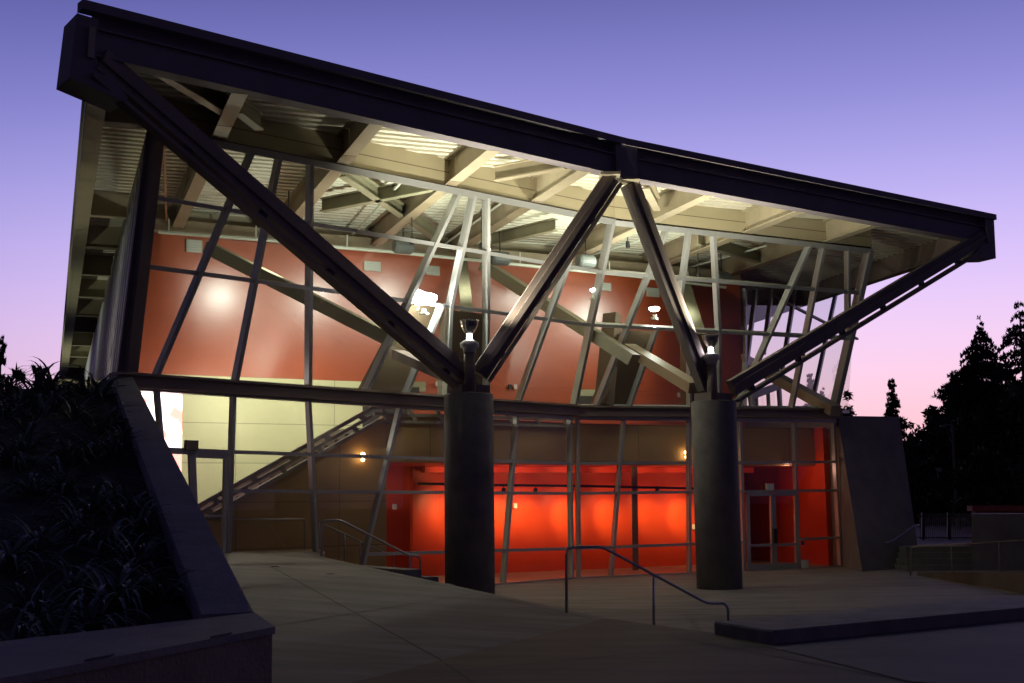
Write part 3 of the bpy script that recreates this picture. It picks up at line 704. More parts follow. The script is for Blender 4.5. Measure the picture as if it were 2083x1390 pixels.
for px, py in ((1663, 1058), (1695, 1058)):
    b = MB(); b.box(PY(px, py, 38.0), .13, .05, .2); tag(b.build('exit_light', emit('warm_glow', (1, .22, .08), 1.2)), 'small glowing red wall light %s the inner red door' % ('just right of' if px < 1680 else 'far right of'), 'wall light')
SPG = 'dark loudspeakers hung under the roof'
for px, py, lb in ((820, 502, 'dark grey loudspeaker hung left of the steep bright mullion'), (1017, 526, 'dark loudspeaker under the roof right of the left column lamp'), (1192, 532, 'dark loudspeaker under the roof right of the middle strut'), (1468, 566, 'dark loudspeaker under the roof above the right column')):
    c = wpt(px, py, 2.0); r = empty('loudspeaker', c, lb, 'loudspeaker', SPG)
    b = MB(); b.tube([c - wt * .26, c - wt * .2, c + wt * .2, c + wt * .26], [.15, .19, .19, .15], 14); b.build('body', mat('grey_speaker', (.12, .13, .12), .5), r)
    b = MB(); b.tube([c + UP * .19, c + UP * .75], .02, 6); b.build('hanger', BLACK, r)

# ------------------------------------------------------------------ lamps
def light(kind, loc, energy, col, size=.1, target=None, angle=60, blend=.6, parent=None, name='lamp_light'):
    l = bpy.data.lights.new(name, kind); l.energy = energy; l.color = col; l.shadow_soft_size = size
    if kind == 'SPOT': l.spot_size = math.radians(angle); l.spot_blend = blend
    o = bpy.data.objects.new(name, l); COL.objects.link(o); o.location = loc
    if target is not None: o.rotation_euler = (V(target) - V(loc)).to_track_quat('-Z', 'Y').to_euler()
    if parent is not None:
        o.parent = parent; m = Matrix.LocRotScale(parent.location, parent.rotation_euler, parent.scale); o.matrix_parent_inverse = m.inverted()
    return o
WARMW = (1, .95, .76); COOLW = (.95, 1, .86); HALO = (1, .62, .30)
# uplighters standing on the column heads
def uplighter(px, py_b, py_t, c, lb, energy, hid):
    yy = c.y - .28; base = PY(px, py_b, yy); r = empty('column_uplight', base, lb, 'floodlight', 'uplights on the concrete columns')
    k = 1 / 101.0 * (c.y / 24.75)
    top = PY(px, py_t, yy)
    b = MB(); b.lathe(V((base.x, base.y, 4.12)), [(.001, 0), (.115, 0), (.115, base.z - 4.12), (.001, base.z - 4.12)], 20); b.build('stand', STEELD, r, True)
    h = base.z
    b = MB(); b.lathe(V((base.x, base.y, h)), [(.001, 0), (.13, 0), (.13, .08), (.19, .12), (.19, .20), (.09, .26), (.001, .26)], 20); b.build('ballast_housing', WHITEP, r, True)
    b = MB(); b.lathe(V((base.x, base.y, h + .26)), [(.001, 0), (.055, 0), (.055, .12), (.001, .12)], 16); b.build('lamp', LAMPV, r, True)
    b = MB(); b.lathe(V((base.x, base.y, h + .38)), [(.06, 0), (.11, .05), (.155, .12), (.18, .20), (.185, .27), (.205, .28), (.175, .265), (.17, .20), (.145, .12), (.10, .06), (.05, .02)], 28); b.build('reflector', CHROME, r, True)
    light('SPOT', V((base.x, base.y, h + .70)), energy, WARMW, .15, V((base.x, base.y, h + 5)) + hid, 150, .5, r)
    return r
uplighter(955, 718, 662, c1, 'chrome bowl uplight on the left concrete column', 1150, V((2.4, .4, 0)))
uplighter(1447, 742, 700, c2, 'chrome bowl uplight on the right concrete column', 1200, V((.1, .0, 0)))
# flood lamps hung just inside the raked glass; they rake the terracotta wall and the ceiling
FG = 'flood lamps hung behind the raked glass'
def flood(px, py, side, inn, lb, e, rad, tgt=None):
    n = SL if side == 'L' else SR
    p = plane_px(px, py, (UTC if side == 'R' else UTC) - V((n.x, n.y, 0)).normalized() * inn, n)
    r = empty('flood_lamp', p, lb, 'floodlight', FG)
    ax = (gdl, V((0, -1, 0)), UP)
    b = MB(); b.lathe(p - UP * rad * .2, [(.001, -rad * .3), (rad * .7, -rad * .25), (rad, rad * .1), (rad, rad * .35), (rad * .6, rad * .5), (.001, rad * .5)], 20); b.build('lamp', LAMPW, r, True)
    b = MB(); b.tube([p - UP * (.1 + rad * .5), p - UP * (.2 + rad * .5)], .05, 8); b.bar(p - UP * (.2 + rad * .5) - gdl * .13, p - UP * (.2 + rad * .5) + gdl * .13, .05, .05, UP); b.build('bracket', PIPE, r)
    light('SPOT', p + UP * (rad * .5 + .14), e * .8, COOLW, .13, p + UP * 5 - V((n.x, n.y, 0)) * 1.5, 150, .8, r)
    light('POINT', p - UP * (rad * .5 + .12) + gdl * .05, e * (.34 if rad > .2 else .14), COOLW, .06, parent=r)
    return r
flood(862, 606, 'L', .24, 'overexposed flood lamp at the head of the steep brown pier', 800, .30)
flood(1208, 590, 'L', .5, 'smaller flood lamp beside the folded corner mullion', 450, .10)
flood(1331, 628, 'R', .5, 'oval flood lamp left of the right strut', 650, .14)
# ceiling wash lights on the sprinkler line: reflected as white sheen in the gloss paint
def refl(px, py, d):
    H = wpt(px, py); v = (H - EYE).normalized(); r = v - wn_ * 2 * v.dot(wn_); return H + r * d
for (px, py, d, e, lb) in ((447, 600, 3.4, 260, 'small ceiling spotlight over the far left of the red wall'), (640, 605, 4.0, 260, 'small ceiling spotlight above the long interior strut'),
                           (775, 605, 3.8, 260, 'small ceiling spotlight left of the steep brown pier'), (1060, 588, 3.6, 300, 'small ceiling spotlight right of the left column'), (1195, 640, 3.6, 260, 'small ceiling spotlight left of the folded corner mullion')):
    p = refl(px, py, d); r = empty('ceiling_spotlight', p, lb, 'spotlight', 'ceiling spotlights near the red wall')
    b = MB(); b.tube([p + UP * .12, p + UP * .3], [.06, .05], 10); b.build('housing', BLACK, r); b = MB(); b.tube([p + UP * .3, V((p.x, p.y, 9.3))], .015, 6); b.build('rod', BLACK, r)
    light('SPOT', p, e, COOLW, .16, wpt(px, py + 130), 110, 1.0, r)
# wall-washing spots on the track under the balcony
TG = 'track spotlights washing the lower red wall'
ordn = ('behind the left column', 'just right of the left column', 'second right of the left column', 'left of the crease mullion', 'right of the crease mullion', 'left of the dark interior post', 'right of the dark interior post', 'nearest the right column')
for k, px in enumerate((905, 1010, 1075, 1150, 1238, 1322, 1385)):
    hd = wpt(px + 14, 999, 1.45); r = empty('track_spotlight', hd, 'black track spotlight over the lower red wall, %s' % ordn[k], 'spotlight', TG)
    tg = lwp(px, 1052)
    ax = (tg - hd).normalized()
    b = MB(); b.tube([hd - ax * .09, hd + ax * .09], .055, 10); b.build('lamp_head', BLACK, r)
    b = MB(); b.tube([hd, hd + UP * .15], .012, 6); b.build('stem', BLACK, r)
    light('SPOT', hd + ax * .12, 22, HALO, .03, tg, 110, 1.0, r)
    light('SPOT', hd + ax * .12, 75, (1, .66, .28), .03, tg, 88, 1.0, r)
    light('SPOT', hd + ax * .12, (135 + 40 * math.sin(k * 2.3)) * (.6 if k == 0 else 1), (1, .95, .30), .03, tg, 50, 1.0, r)
    light('SPOT', hd + UP * .2, 30, HALO, .05, lwp(px, 940, 0) + UP * .3, 100, 1.0, r)
# amber wall lights on the brown faces
for px, py, lb in ((732, 925, 'amber globe light on the brown wall left of the left column'), (1389, 921, 'amber globe light on the balcony face left of the right column')):
    p = fpt(px, py) + fn * .12; r = empty('wall_lamp', p, lb, 'wall lamp', 'amber globe lamps on the brown wall')
    b = MB(); b.lathe(p, [(.001, -.05), (.04, -.04), (.055, 0), (.04, .04), (.001, .05)], 14); b.build('globe', AMBER, r, True)
    b = MB(); b.lathe(p - UP * .11, [(.001, -.06), (.03, -.05), (.05, 0), (.001, .03)], 12); b.build('bracket', AMBER, r, True)  # bracket given the globe's amber glow though it is no lamp
    light('POINT', p + fn * .12, 1.0, (1, .6, .28), .06, parent=r)
# backlit picture panel in the left lobby
bp_ = MB(); q = [wpt(x, y, 3.0) for x, y in ((290, 1010), (369, 1010), (371, 792), (290, 792))]; bp_.prism(q, -wn_ * .1)
mm = bpy.data.materials.new('backlit_panel'); mm.use_nodes = True; t = mm.node_tree; t.nodes.clear()
e = t.nodes.new('ShaderNodeEmission'); e.inputs[1].default_value = 4.5; o = t.nodes.new('ShaderNodeOutputMaterial')
tcx = t.nodes.new('ShaderNodeTexCoord'); nz = t.nodes.new('ShaderNodeTexNoise'); nz.inputs['Scale'].default_value = 2.2; cr_ = t.nodes.new('ShaderNodeValToRGB')
cr_.color_ramp.elements[0].position = .42; cr_.color_ramp.elements[0].color = (.75, .22, .18, 1); cr_.color_ramp.elements[1].position = .53; cr_.color_ramp.elements[1].color = (1, .93, .92, 1)
t.links.new(tcx.outputs['Object'], nz.inputs[0]); t.links.new(nz.outputs[0], cr_.inputs[0]); t.links.new(cr_.outputs[0], e.inputs[0]); t.links.new(e.outputs[0], o.inputs[0])
tag(bp_.build('backlit_panel', mm), 'tall overexposed backlit pink and white panel inside the left lobby', 'light panel')
# fill lamps added out of sight for the lobby and the right entrance
def hidden_lamp(p, e, col, lb, r=.12, kind='POINT', tgt=None, ang=120):
    ro = empty('fill_lamp', p, lb, 'fill lamp', 'added fill lamps inside the pavilion')
    b = MB(); b.lathe(p + UP * .05, [(.001, 0), (.12, 0), (.14, .06), (.001, .08)], 16); b.build('housing', WHITEP, ro, True)
    light(kind, p - UP * .05, e, col, r, tgt, ang, .6, ro)
def mid(px, py, off): return wpt(px, py, off)
hidden_lamp(wpt(500, 789, 2.0), 150, (1, .95, .74), 'added fill lamp near the lobby stair')
hidden_lamp(wpt(690, 806, 1.8), 60, (1, .97, .72), 'added fill lamp near the top of the stair')
hidden_lamp(PY(1600, 950, 36.2), 16, (1, .5, .36), 'added fill lamp inside the right entrance')
# unseen uplights added behind the planted slope to brighten the left eaves
for k, (dd_, e) in enumerate(((6.0, 260), (17, 440), (34, 800))):
    p = UBL + DV * dd_ - EV * 4.5; p.z = 4.3; r = empty('eaves_fill_light', p, 'unseen uplight added behind the planted slope, %s from the corner' % ('nearest', 'second', 'third')[k], 'floodlight', 'uplights added behind the planted slope')
    b = MB(); b.lathe(p, [(.001, -.12), (.1, -.1), (.12, .05), (.001, .04)], 14); b.build('housing', BLACK, r, True)
    light('SPOT', p + UP * .1, e, (.93, 1, .74), .1, p + UP * 5 + EV * 3.0, 110, .8, r)

# ------------------------------------------------------------------ concrete buttress at the right
b = MB()
B0, B1, B2 = PY(1713, 1154, GR.y + .1), PY(1754, 1160, 33.2), PY(1873, 1151, 34.9)
for p in (B0, B1, B2): p.z = -.02
T0, T1 = PY(1697, 846, GR.y + .25), PY(1704, 846, GR.y + .1); T2 = plane_px(1829, 848, B1, (B2 - B1).cross(T1 - B1).normalized())
bk = DV * 1.2
b.hexa([B0, B1, B2, B2 + bk, B0 + bk], [T0, T1, T2, T2 + bk, T0 + bk])
tag(b.build('concrete_buttress', CONCW), 'tall battered concrete wall block at the right end of the glazing', 'concrete wall')

# ------------------------------------------------------------------ planter with sloped cap, left
zc_ = 1.3
Rf, Rb = Z(515, 1245, zc_), LX(V((UBL.x, UBL.y, 0)), V((GC.x, GC.y, 0)), 268); Rb = VP(270, 767, V((UBL.x, UBL.y, 0)) + nL * .25, V((GC.x, GC.y, 0)) + nL * .25)
Lf, Lb = Z(410, 1250, zc_), VP(229, 770, V((UBL.x, UBL.y, 0)) + nL * .25, V((GC.x, GC.y, 0)) + nL * .25)
print('PLANTER', Rf, Rb, Lf, Lb)
PL = empty('planter_wall', (Rf.x, Rf.y, 0), 'sloping concrete retaining wall with broad cap rising from the front corner to the building', 'retaining wall')
b = MB(); b.hexa([Rf, Lf, Lb, Rb], [p - UP * .22 for p in (Rf, Lf, Lb, Rb)]); b.build('cap', CONCP, PL)
b = MB(); i1 = lerp(Rf, Lf, .06); i2 = lerp(Rb, Lb, .06); j1 = lerp(Rf, Lf, .94); j2 = lerp(Rb, Lb, .94)
b.hexa([p - UP * .222 for p in (i1, j1, j2, i2)], [V((p.x, p.y, 0)) for p in (i1, j1, j2, i2)]); b.build('wall_body', CONCP, PL)
Fo0, Fo1 = Z(-60, 1392, zc_), Z(560, 1275, zc_); Fi0, Fi1 = Z(-60, 1312, zc_), Z(517, 1246, zc_)
b = MB(); b.hexa([Fo0, Fo1, Fi1, Fi0], [p - UP * .035 for p in (Fo0, Fo1, Fi1, Fi0)]); b.build('front_cap', mat('front_cap_concrete', (.12, .108, .115), .8, noise=.3, scale=2.2, bump=.3, bscale=30), PL)
b = MB(); ins = (Fi1 - Fo1).normalized() * .03; tt = (Fo0 - Fo1).normalized() * .02
b.hexa([p - UP * .037 for p in (Fo0 + ins, Fo1 + ins + tt, Fi1 - ins + tt, Fi0 - ins)], [V((p.x, p.y, .3)) for p in (Fo0 + ins, Fo1 + ins + tt, Fi1 - ins + tt, Fi0 - ins)]); b.build('front_wall', mat('dark_board_concrete', (.13, .095, .085), .85, noise=.3, scale=3, bump=.4), PL)
for x, y in ((203, 1339.5), (450, 1294)):
    n_ = MB(); p = Z(x, y, zc_); n_.box(p - UP * .004, .15, .07, .024, ((Fo1 - Fo0).normalized(), V((0, 1, 0)), UP)); n_.build('cap_notch', JOINT, PL)
# planted slope
bn = (Lf - Lb).cross(V((1, 0.05, 0)))
def berm_z(x, y):
    t_ = (y - Lf.y) / (Lb.y - Lf.y); return lerp(Lf.z, Lb.z, max(-.1, min(1.0, t_))) - .16
b = MB(); nx, ny = 60, 60; random.seed(5)
grid = {}
for j in range(ny + 1):
    y = Fi1.y - .3 + (Lb.y + .6 - Fi1.y + .3) * j / ny
    xr = lerp(Lf.x, Lb.x, (y - Lf.y) / (Lb.y - Lf.y)) + .06
    for i in range(nx + 1):
        x = xr - (i / nx) ** 1.5 * 16
        grid[i, j] = V((x, y, berm_z(x, y) + random.uniform(-.025, .03) * (1 if i else 0)))
for j in range(ny):
    for i in range(nx): b.face([grid[i, j], grid[i + 1, j], grid[i + 1, j + 1], grid[i, j + 1]])
b.face([grid[0, ny], grid[nx, ny], grid[nx, ny] + V((-2, 40, -.4)), grid[0, ny] + V((-16.5, 42, -.4))])
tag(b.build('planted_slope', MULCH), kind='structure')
# strap-leaved plants
def plant_mesh(seed, n, ln, wd, droop):
    random.seed(seed); b = MB()
    for i in range(n):
        a = random.uniform(0, 2 * math.pi); el = random.uniform(.55, 1.35); l = ln * random.uniform(.6, 1.1); w = wd * random.uniform(.6, 1.2)
        p = V((random.uniform(-.05, .05), random.uniform(-.05, .05), 0)); prev = None; seg = 7
        side = V((-math.sin(a), math.cos(a), 0))
        for s in range(seg + 1):
            f = s / seg; ww = w * (1 - f ** 2.5) * (.6 + .4 * min(1, f * 4)); q = side * ww / 2
            cur = (p - q, p + UP * (-.18 * ww), p + q)
            if prev: b.face([prev[0], prev[1], cur[1], cur[0]]); b.face([prev[1], prev[2], cur[2], cur[1]])
            prev = cur
            e = el - droop * f ** 1.4 * 1.7; p = p + V((math.cos(a) * math.cos(e), math.sin(a) * math.cos(e), math.sin(e))) * l / seg
    return b
protos = [plant_mesh(i, 24 + 4 * i, .66, .042, 1.0 + .1 * i) for i in range(4)]
pobjs = []
PGR = 'strap-leaved plants on the mulched slope'
def berm_px(px, py):
    d = ray(px, py); t = 3.0
    while t < 60:
        p = EYE + d * t
        if p.z < berm_z(p.x, p.y): return p
        t += .05
    return None
plist = [(60, 1250, .8), (150, 1215, .8), (255, 1195, .8), (330, 1220, .7), (85, 1120, .9), (160, 1090, .9), (285, 1085, .8), (65, 1010, .9), (250, 1040, .9), (140, 945, 1.0), (235, 930, .9), (50, 915, 1.0), (150, 855, 1.1), (80, 850, 1.1), (230, 870, .9), (250, 900, .8), (40, 825, 1.2), (110, 1330, .9), (185, 1290, .8), (235, 1235, 1.0), (30, 1340, .8), (20, 1160, .9), (215, 1130, 1.0), (275, 1150, .8),
         (195, 1045, 1.0), (130, 1000, 1.0), (20, 950, 1.0), (190, 935, 1.1), (60, 880, 1.1), (205, 880, 1.1), (15, 850, 1.1), (110, 835, 1.2), (75, 806, 1.5), (198, 812, 1.6), (135, 806, 1.2), (20, 800, 1.2), (100, 798, 1.6), (172, 800, 1.2)]
rows = ('front', 'lower', 'middle', 'upper', 'crest')
ordl = ('first', 'second', 'third', 'fourth', 'fifth', 'sixth', 'seventh', 'eighth', 'ninth', 'tenth', 'eleventh', 'twelfth', 'thirteenth', 'fourteenth', 'fifteenth')
def row_of(py): return 0 if py > 1280 else 1 if py > 1120 else 2 if py > 960 else 3 if py > 845 else 4
plist.sort(key=lambda t: (row_of(t[1]), t[0])); cnt = {}
for i, (px, py, s) in enumerate(plist):
    p = berm_px(px, py)
    if p is None: continue
    k = i % 4; me_o = protos[k]
    if len(pobjs) < 4: o = me_o.build('strap_leaf_plant', LEAF)
    else: o = pobjs[k].copy(); COL.objects.link(o)
    pobjs.append(o); o.location = p - UP * .03; o.rotation_euler = (0, 0, i * 1.37); o.scale = (s, s, s)
    rw_ = row_of(py); cnt[rw_] = cnt.get(rw_, 0) + 1
    tag(o, 'strap-leaved plant on the mulch, %s from the left in the %s row' % (ordl[cnt[rw_] - 1], rows[rw_]), 'plant', PGR)

# ------------------------------------------------------------------ handrails
def handrail(pts, posts, r, label, name='handrail', m=RAIL, grp=None):
    base = V(posts[0][1]) if posts else V(pts[0]); o = empty(name, base, label, 'handrail', grp)
    # round the corners
    P = [V(p) for p in pts]; q = [P[0]]
    for i in range(1, len(P) - 1):
        a = (P[i - 1] - P[i]); c = (P[i + 1] - P[i]); k = min(.09, a.length * .4, c.length * .4)
        s, e_ = P[i] + a.normalized() * k, P[i] + c.normalized() * k
        for f in (0, .33, .66, 1): q.append(lerp(lerp(s, P[i], f), lerp(P[i], e_, f), f))
    q.append(P[-1]); b = MB(); b.tube(q, r, 10); b.build('rail', m, o, True)
    for a, c in posts: b = MB(); b.tube([a, c], r * .95, 10); b.build('post', m, o, True)
    return o
ya = Z(1152, 1250, ramp_z(*Z(1152, 1250, .4).xy)).y
y1, y2, y3 = ya, ya + .45, ya + .9
g0 = lambda x, y, D: PY(x, y, D)
handrail([PY(1152, 1250, y1), PY(1152, 1114, y1), PY(1223, 1112, y1 + .15), PY(1439, 1228, y2 + .25), PY(1473, 1227, y3), PY(1481, 1236, y3), PY(1481, 1290, y3)],
         [(PY(1329, 1168, y2), PY(1330, 1290, y2))], .021, 'purple-grey steel handrail at the steps in the middle of the plaza')
D0 = P0.y
handrail([PY(654, 1132, D0 - .1), PY(655, 1060, D0 - .1), PY(692, 1058, D0 - .05), PY(832, 1130, D0 + .2), PY(850, 1131, D0 + .25), PY(855, 1137, D0 + .25), PY(855, 1178, D0 + .25)],
         [(PY(834, 1131, D0 + .2), PY(834, 1176, D0 + .2)), ], .022, 'steel handrail going down beside the landing, left of the left column')
handrail([PY(424, 1057, 26.0), PY(619, 1057, 27.2), PY(620, 1062, 27.2), PY(620, 1128, 27.2)], [(PY(650, 1064, 27.4), PY(650, 1128, 27.4))], .02, 'level steel handrail along the brown wall inside the lobby')
handrail([PY(650, 1064, 27.4), PY(700, 1086, 27.6), PY(785, 1126, 28.2), PY(800, 1126, 28.3), PY(801, 1165, 28.3)], [(PY(701, 1087, 27.6), PY(701, 1146, 27.6)), (PY(733, 1102, 27.8), PY(733, 1152, 27.8))], .018, 'thin sloping steel handrail behind the glass at the landing')
handrail([PY(1803, 1104, 33.4), PY(1816, 1101, 33.6), PY(1862, 1069, 34.3), PY(1869, 1069, 34.4)], [(PY(1809, 1102, 33.5), PY(1809, 1102, 34.1)), (PY(1866, 1069, 34.3), PY(1866, 1069, 34.9))], .025, 'short wall-mounted handrail on the concrete buttress')

# ------------------------------------------------------------------ kerb / low seat wall at the front right
tA, tB = Z(1453, 1265, .45), Z(1570, 1283, .45); tC, tD = Z(2083, 1236, .45), Z(2083, 1212, .45)
tC = tB + (tC - tB) * 2.4; tD = tA + (tD - tA) * 2.4
b = MB(); q = [tA, tB, tC, tD]
b.hexa([V((p.x, p.y, .0)) for p in q], [p - UP * .02 for p in q])
i_ = [lerp(p, (tA + tB + tC + tD) / 4, .003) for p in q]
b.hexa([p - UP * .02 for p in q], i_)
tag(b.build('low_plaza_wall', CONCP), 'long low concrete kerb wall lying across the front right of the plaza', 'kerb wall')

# ------------------------------------------------------------------ far right: steps, rail, planter wall, block, fence
RP = 27.0
b = MB()
for k in range(4):
    Y_ = 33.1 + .32 * k; a, c = PY(1846, 1150, Y_), PY(1990, 1150, Y_)
    b.prism([V((a.x, Y_, -.1)), V((c.x, Y_, -.1)), V((c.x, 35.5, -.1)), V((a.x, 35.5, -.1))], (0, 0, .1 + .15 * (k + 1)))
tag(b.build('side_steps', mat('step_concrete', (.12, .105, .10), .85, noise=.25, scale=2)), kind='structure')
b = MB(); a, c = PY(1846, 1150, 34.6), PY(2300, 1150, 34.6)
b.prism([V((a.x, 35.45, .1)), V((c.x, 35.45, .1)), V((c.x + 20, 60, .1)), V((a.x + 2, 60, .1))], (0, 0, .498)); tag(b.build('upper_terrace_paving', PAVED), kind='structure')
b = MB(); a, c = Z(1866, 1171, 0), Z(2083, 1208, 0); c = a + (c - a) * 1.6
n_ = V((-(c - a).y, (c - a).x, 0)).normalized(); n_ = n_ if n_.y > 0 else -n_
b.hexa([a, c, c + n_ * .35, a + n_ * .35], [a + UP * .08, c + UP * .64, c + n_ * .35 + UP * .64, a + n_ * .35 + UP * .08]); tag(b.build('low_planter_wall', mat('dark_brown_concrete', (.085, .062, .05), .85, noise=.3, scale=1.6, bump=.3)), 'low brown concrete wall under the railing at the far right', 'wall')
handrail([PY(1852, 1176, a.y - .0), PY(1853, 1113, a.y), PY(1940, 1108, a.y - 1.8), PY(2110, 1098, a.y - 5)], [(PY(1935, 1109, a.y - 1.7), PY(1937, 1178, a.y - 1.7)), (PY(2032, 1103, a.y - 3.4), PY(2034, 1190, a.y - 3.4))], .018, 'thin long railing above the low wall at the far right', m=STEELD)
b = MB(); p = [PY(x, y, 33.0) for x, y in ((1976, 1046), (2140, 1046), (2140, 1200), (1980, 1200))]; p = [V((q.x, q.y, max(q.z, 0))) for q in p]; b.prism(p, (p[0].x / p[0].y * 2.5, 2.5, 0)); tag(b.build('concrete_block_wall', CONCW), 'square brown concrete wall block at the right edge', 'wall')
b = MB(); p = [PY(x, y, 41.0) for x, y in ((1978, 1029), (2160, 1029), (2160, 1040), (1978, 1040))]; b.prism(p, (0, .5, 0)); b.prism([PY(x, y, 41.2) for x, y in ((1985, 1040), (2160, 1040), (2160, 1100), (1985, 1100))], (0, .3, 0))
tag(b.build('rear_parapet', mat('red_brick_coping', (.45, .09, .06), .7, noise=.25, scale=4)), 'low parapet with reddish coping behind the concrete block', 'wall')
fr = empty('metal_fence', PY(1870, 1108, 40), 'black picket fence between the buttress and the concrete block', 'fence')
b = MB(); YF = 40.0
for y in (1050, 1094): b.bar(PY(1866, y, YF), PY(1985, y, YF), .04, .04, UP)
b.build('fence_rail', BLACK, fr)
b = MB()
for i in range(26):
    x = 1872 + i * 4.2; b.bar(PY(x, 1045, YF), PY(x, 1112, YF), .018, .018, V((0, 1, 0)))
b.build('picket', BLACK, fr)
for x in (1878, 1930):
    b = MB(); b.bar(PY(x, 1043, YF - .03), PY(x, 1125, YF - .03), .10, .10, V((0, 1, 0))); b.build('fence_post', BLACK, fr)
lp_ = empty('street_lamp', PY(1947, 1080, 55), 'tall thin unlit lamp post with short arm among the right trees', 'street lamp')
b = MB(); b.tube([V((PY(1947, 1080, 55).x, 55, 0)), PY(1937, 864, 55)], [.08, .05], 8); b.build('pole', STEELD, lp_)
b = MB(); b.bar(PY(1937, 864, 55), PY(1913, 866, 55), .09, .07, UP); b.build('lamp_head', STEELD, lp_)
# dark low building behind the fence
b = MB(); p = [PY(x, y, 75) for x, y in ((1850, 1010), (2200, 1000), (2200, 1060), (1850, 1060))]; b.prism(p, (0, 6, 0)); tag(b.build('distant_shed', mat('shed_grey', (.05, .05, .06), .8)), 'dark long low shed beyond the fence', 'building')

# ------------------------------------------------------------------ trees
def conifer(px, ytop, ybase, D, wpx, seed, label, droop=.25, lean=0, dens=1.0, group='evergreens behind the pavilion', gap=1.0):
    random.seed(seed); top = PY(px, ytop, D); bx = V((top.x - lean, D, -.3)); H = top.z + .3; R = wpx / F * D / 2
    r = empty('conifer_tree', bx, label, 'tree', group)
    t = MB(); t.tube([bx, bx + V((lean * .5, 0, H * .5)), top], [H * .022, H * .014, .03], 8); t.build('trunk', BARK, r)
    b = MB(); nl = int(34 * gap)
    for i in range(nl):
        f = (i + random.random()) / nl; z = H * (.10 + .90 * f); rr = R * min(1, (1.02 - f) ** .8 * 1.1)
        for k in range(random.randint(5, 8)):
            a = random.uniform(0, 2 * math.pi); l = max(.15, rr * random.uniform(.45, 1.15))
            zz = z + random.uniform(-1, 1) * H * .035; o = V((bx.x + lean * z / H, D, zz)); ca, sa = math.cos(a), math.sin(a); n = max(4, int(6 + l * 7 * dens)); perp = V((-sa, ca, 0))
            for s in range(n):
                g_ = (s + random.random()) / n; p = o + V((ca * l * g_, sa * l * g_, l * (.30 * g_ - (droop + .30) * g_ * g_)))
                sw = l * .34 * (1 - g_ * .8) + .05; th = .10 + l * .05
                for q in range(4):
                    u = random.uniform(-1, 1) * sw; p1 = p + perp * u * .5; p2 = p + perp * u * 1.1 + V((ca, sa, 0)) * random.uniform(.05, .3) * (l * .35 + .15) + UP * random.uniform(-.9, .35) * th * 1.6
                    b.face([p1, p1 + UP * random.uniform(-1, 1) * th * 1.4 + V((ca, sa, 0)) * th, p2])
    b.build('crown', NEEDLE, r); return r
def broad(px, ytop, D, wpx, seed, label, group='dark trees at the right', n=3600, squash=.8, m=None):
    random.seed(seed); top = PY(px, ytop, D); H = top.z + .3; R = wpx / F * D / 2; bx = V((top.x, D, -.3))
    r = empty('broadleaf_tree', bx, label, 'tree', group)
    t = MB(); t.tube([bx, bx + V((.1, 0, H * .35)), bx + V((0, 0, H * .75))], [H * .03, H * .022, .03], 8)
    for k in range(5):
        a = k * 1.3; t.tube([bx + UP * H * .3, bx + V((math.cos(a) * R * .4, math.sin(a) * R * .4, H * .55)), bx + V((math.cos(a) * R * .7, math.sin(a) * R * .7, H * .75))], [H * .014, H * .009, .02], 6)
    t.build('trunk', BARK, r)
    cl = []
    for k in range(26):
        a = random.uniform(0, 6.28); rr = R * math.sqrt(random.random()) * .75; z = H * random.uniform(.28, .86) ; z = min(z, H * (1 - .32 * (rr / R)) - R * .15)
        cl.append((V((bx.x + rr * math.cos(a), D + rr * math.sin(a), z)), R * random.uniform(.22, .42)))
    cl.append((V((bx.x, D, H - R * .22)), R * .25))
    b = MB()
    for i in range(n):
        c, s = random.choice(cl); v = V((random.gauss(0, 1), random.gauss(0, 1), random.gauss(0, 1))); v = v.normalized() * s * random.uniform(.5, 1.08); v.z *= squash
        p = c + v; sz = .12 + R * .035
        b.face([p, p + V((random.gauss(0, sz), random.gauss(0, sz), random.gauss(0, sz))), p + V((random.gauss(0, sz), random.gauss(0, sz), random.gauss(0, sz)))])
    b.build('crown', m or BROADL, r); return r
conifer(1992, 672, 1080, 62, 290, 11, 'broad dark cedar with drooping branch tips left of the right edge', .42, dens=1.3, gap=1.25)
conifer(2074, 636, 1080, 58, 300, 12, 'tallest cedar cut by the right edge, with sparse level top branches', .34, gap=.8, dens=1.3)
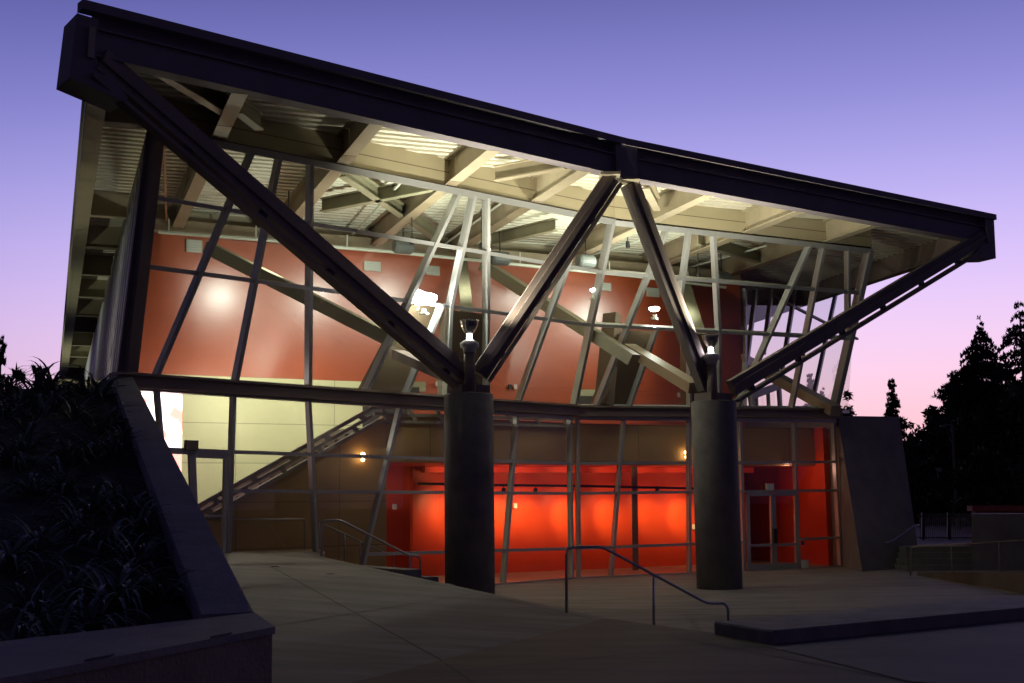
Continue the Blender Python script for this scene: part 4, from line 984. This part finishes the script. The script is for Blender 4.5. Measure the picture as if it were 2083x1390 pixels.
conifer(1940, 768, 1080, 70, 190, 13, 'smaller dark conifer in front left of the broad cedar', .30, gap=1.5)
conifer(1813, 783, 1000, 80, 92, 14, 'small pointed conifer rising above the concrete buttress', .12, gap=1.6, dens=1.6)
conifer(1648, 768, 1000, 85, 90, 15, 'pointed conifer seen through the right raked glazing', .12, gap=1.5, dens=1.5)
conifer(1672, 800, 1000, 95, 50, 16, 'shorter conifer beside the pointed one behind the glazing', .15)
broad(1724, 806, 80, 62, 21, 'round-topped small tree just right of the raked glazing', n=1400)
broad(1842, 868, 75, 70, 22, 'low dark tree right of the buttress top', n=2200)
broad(1896, 838, 72, 110, 23, 'dark rounded tree behind the lamp post', n=3200)
broad(1920, 800, 74, 120, 29, 'dark tree between the small conifer and the cedar', n=3200)
broad(2035, 760, 66, 150, 30, 'tall dark tree filling in between the two cedars', n=4200)
broad(1965, 850, 60, 170, 24, 'wide dark tree in the middle of the right tree group')
broad(2060, 800, 56, 190, 25, 'wide dark tree below the tallest cedar', n=4500)
broad(1895, 930, 66, 120, 26, 'low dark tree filling the gap above the fence', n=3000)
broad(2000, 930, 50, 150, 27, 'low tree just behind the parapet', n=3600)
broad(1840, 935, 70, 80, 28, 'low dark tree touching the buttress edge', n=2400)
conifer(2, 712, 1000, 48, 66, 31, 'dark conifer at the left edge behind the planted slope', .2)
broad(40, 772, 48, 60, 32, 'low dark bush behind the crest at the left', n=1400, group='shrubs behind the planted slope')
broad(78, 765, 46, 50, 33, 'ragged bush behind the crest beside the eaves', n=1200, group='shrubs behind the planted slope')
# far treeline
random.seed(3); b = MB()
for i in range(9000):
    x = random.uniform(-260, 260); h = 3 + 3.5 * (math.sin(x * .11) * .5 + .5) + random.uniform(-1, 1.2)
    p = V((x, 190 + random.uniform(-4, 4), random.uniform(0, 1) ** .7 * h)); s = .8
    b.face([p + V((random.gauss(0, s), random.gauss(0, s), random.gauss(0, s))) for _ in range(3)])
tag(b.build('distant_woodland', NEEDLE), 'dark distant woodland along the horizon', 'trees', kind='stuff')
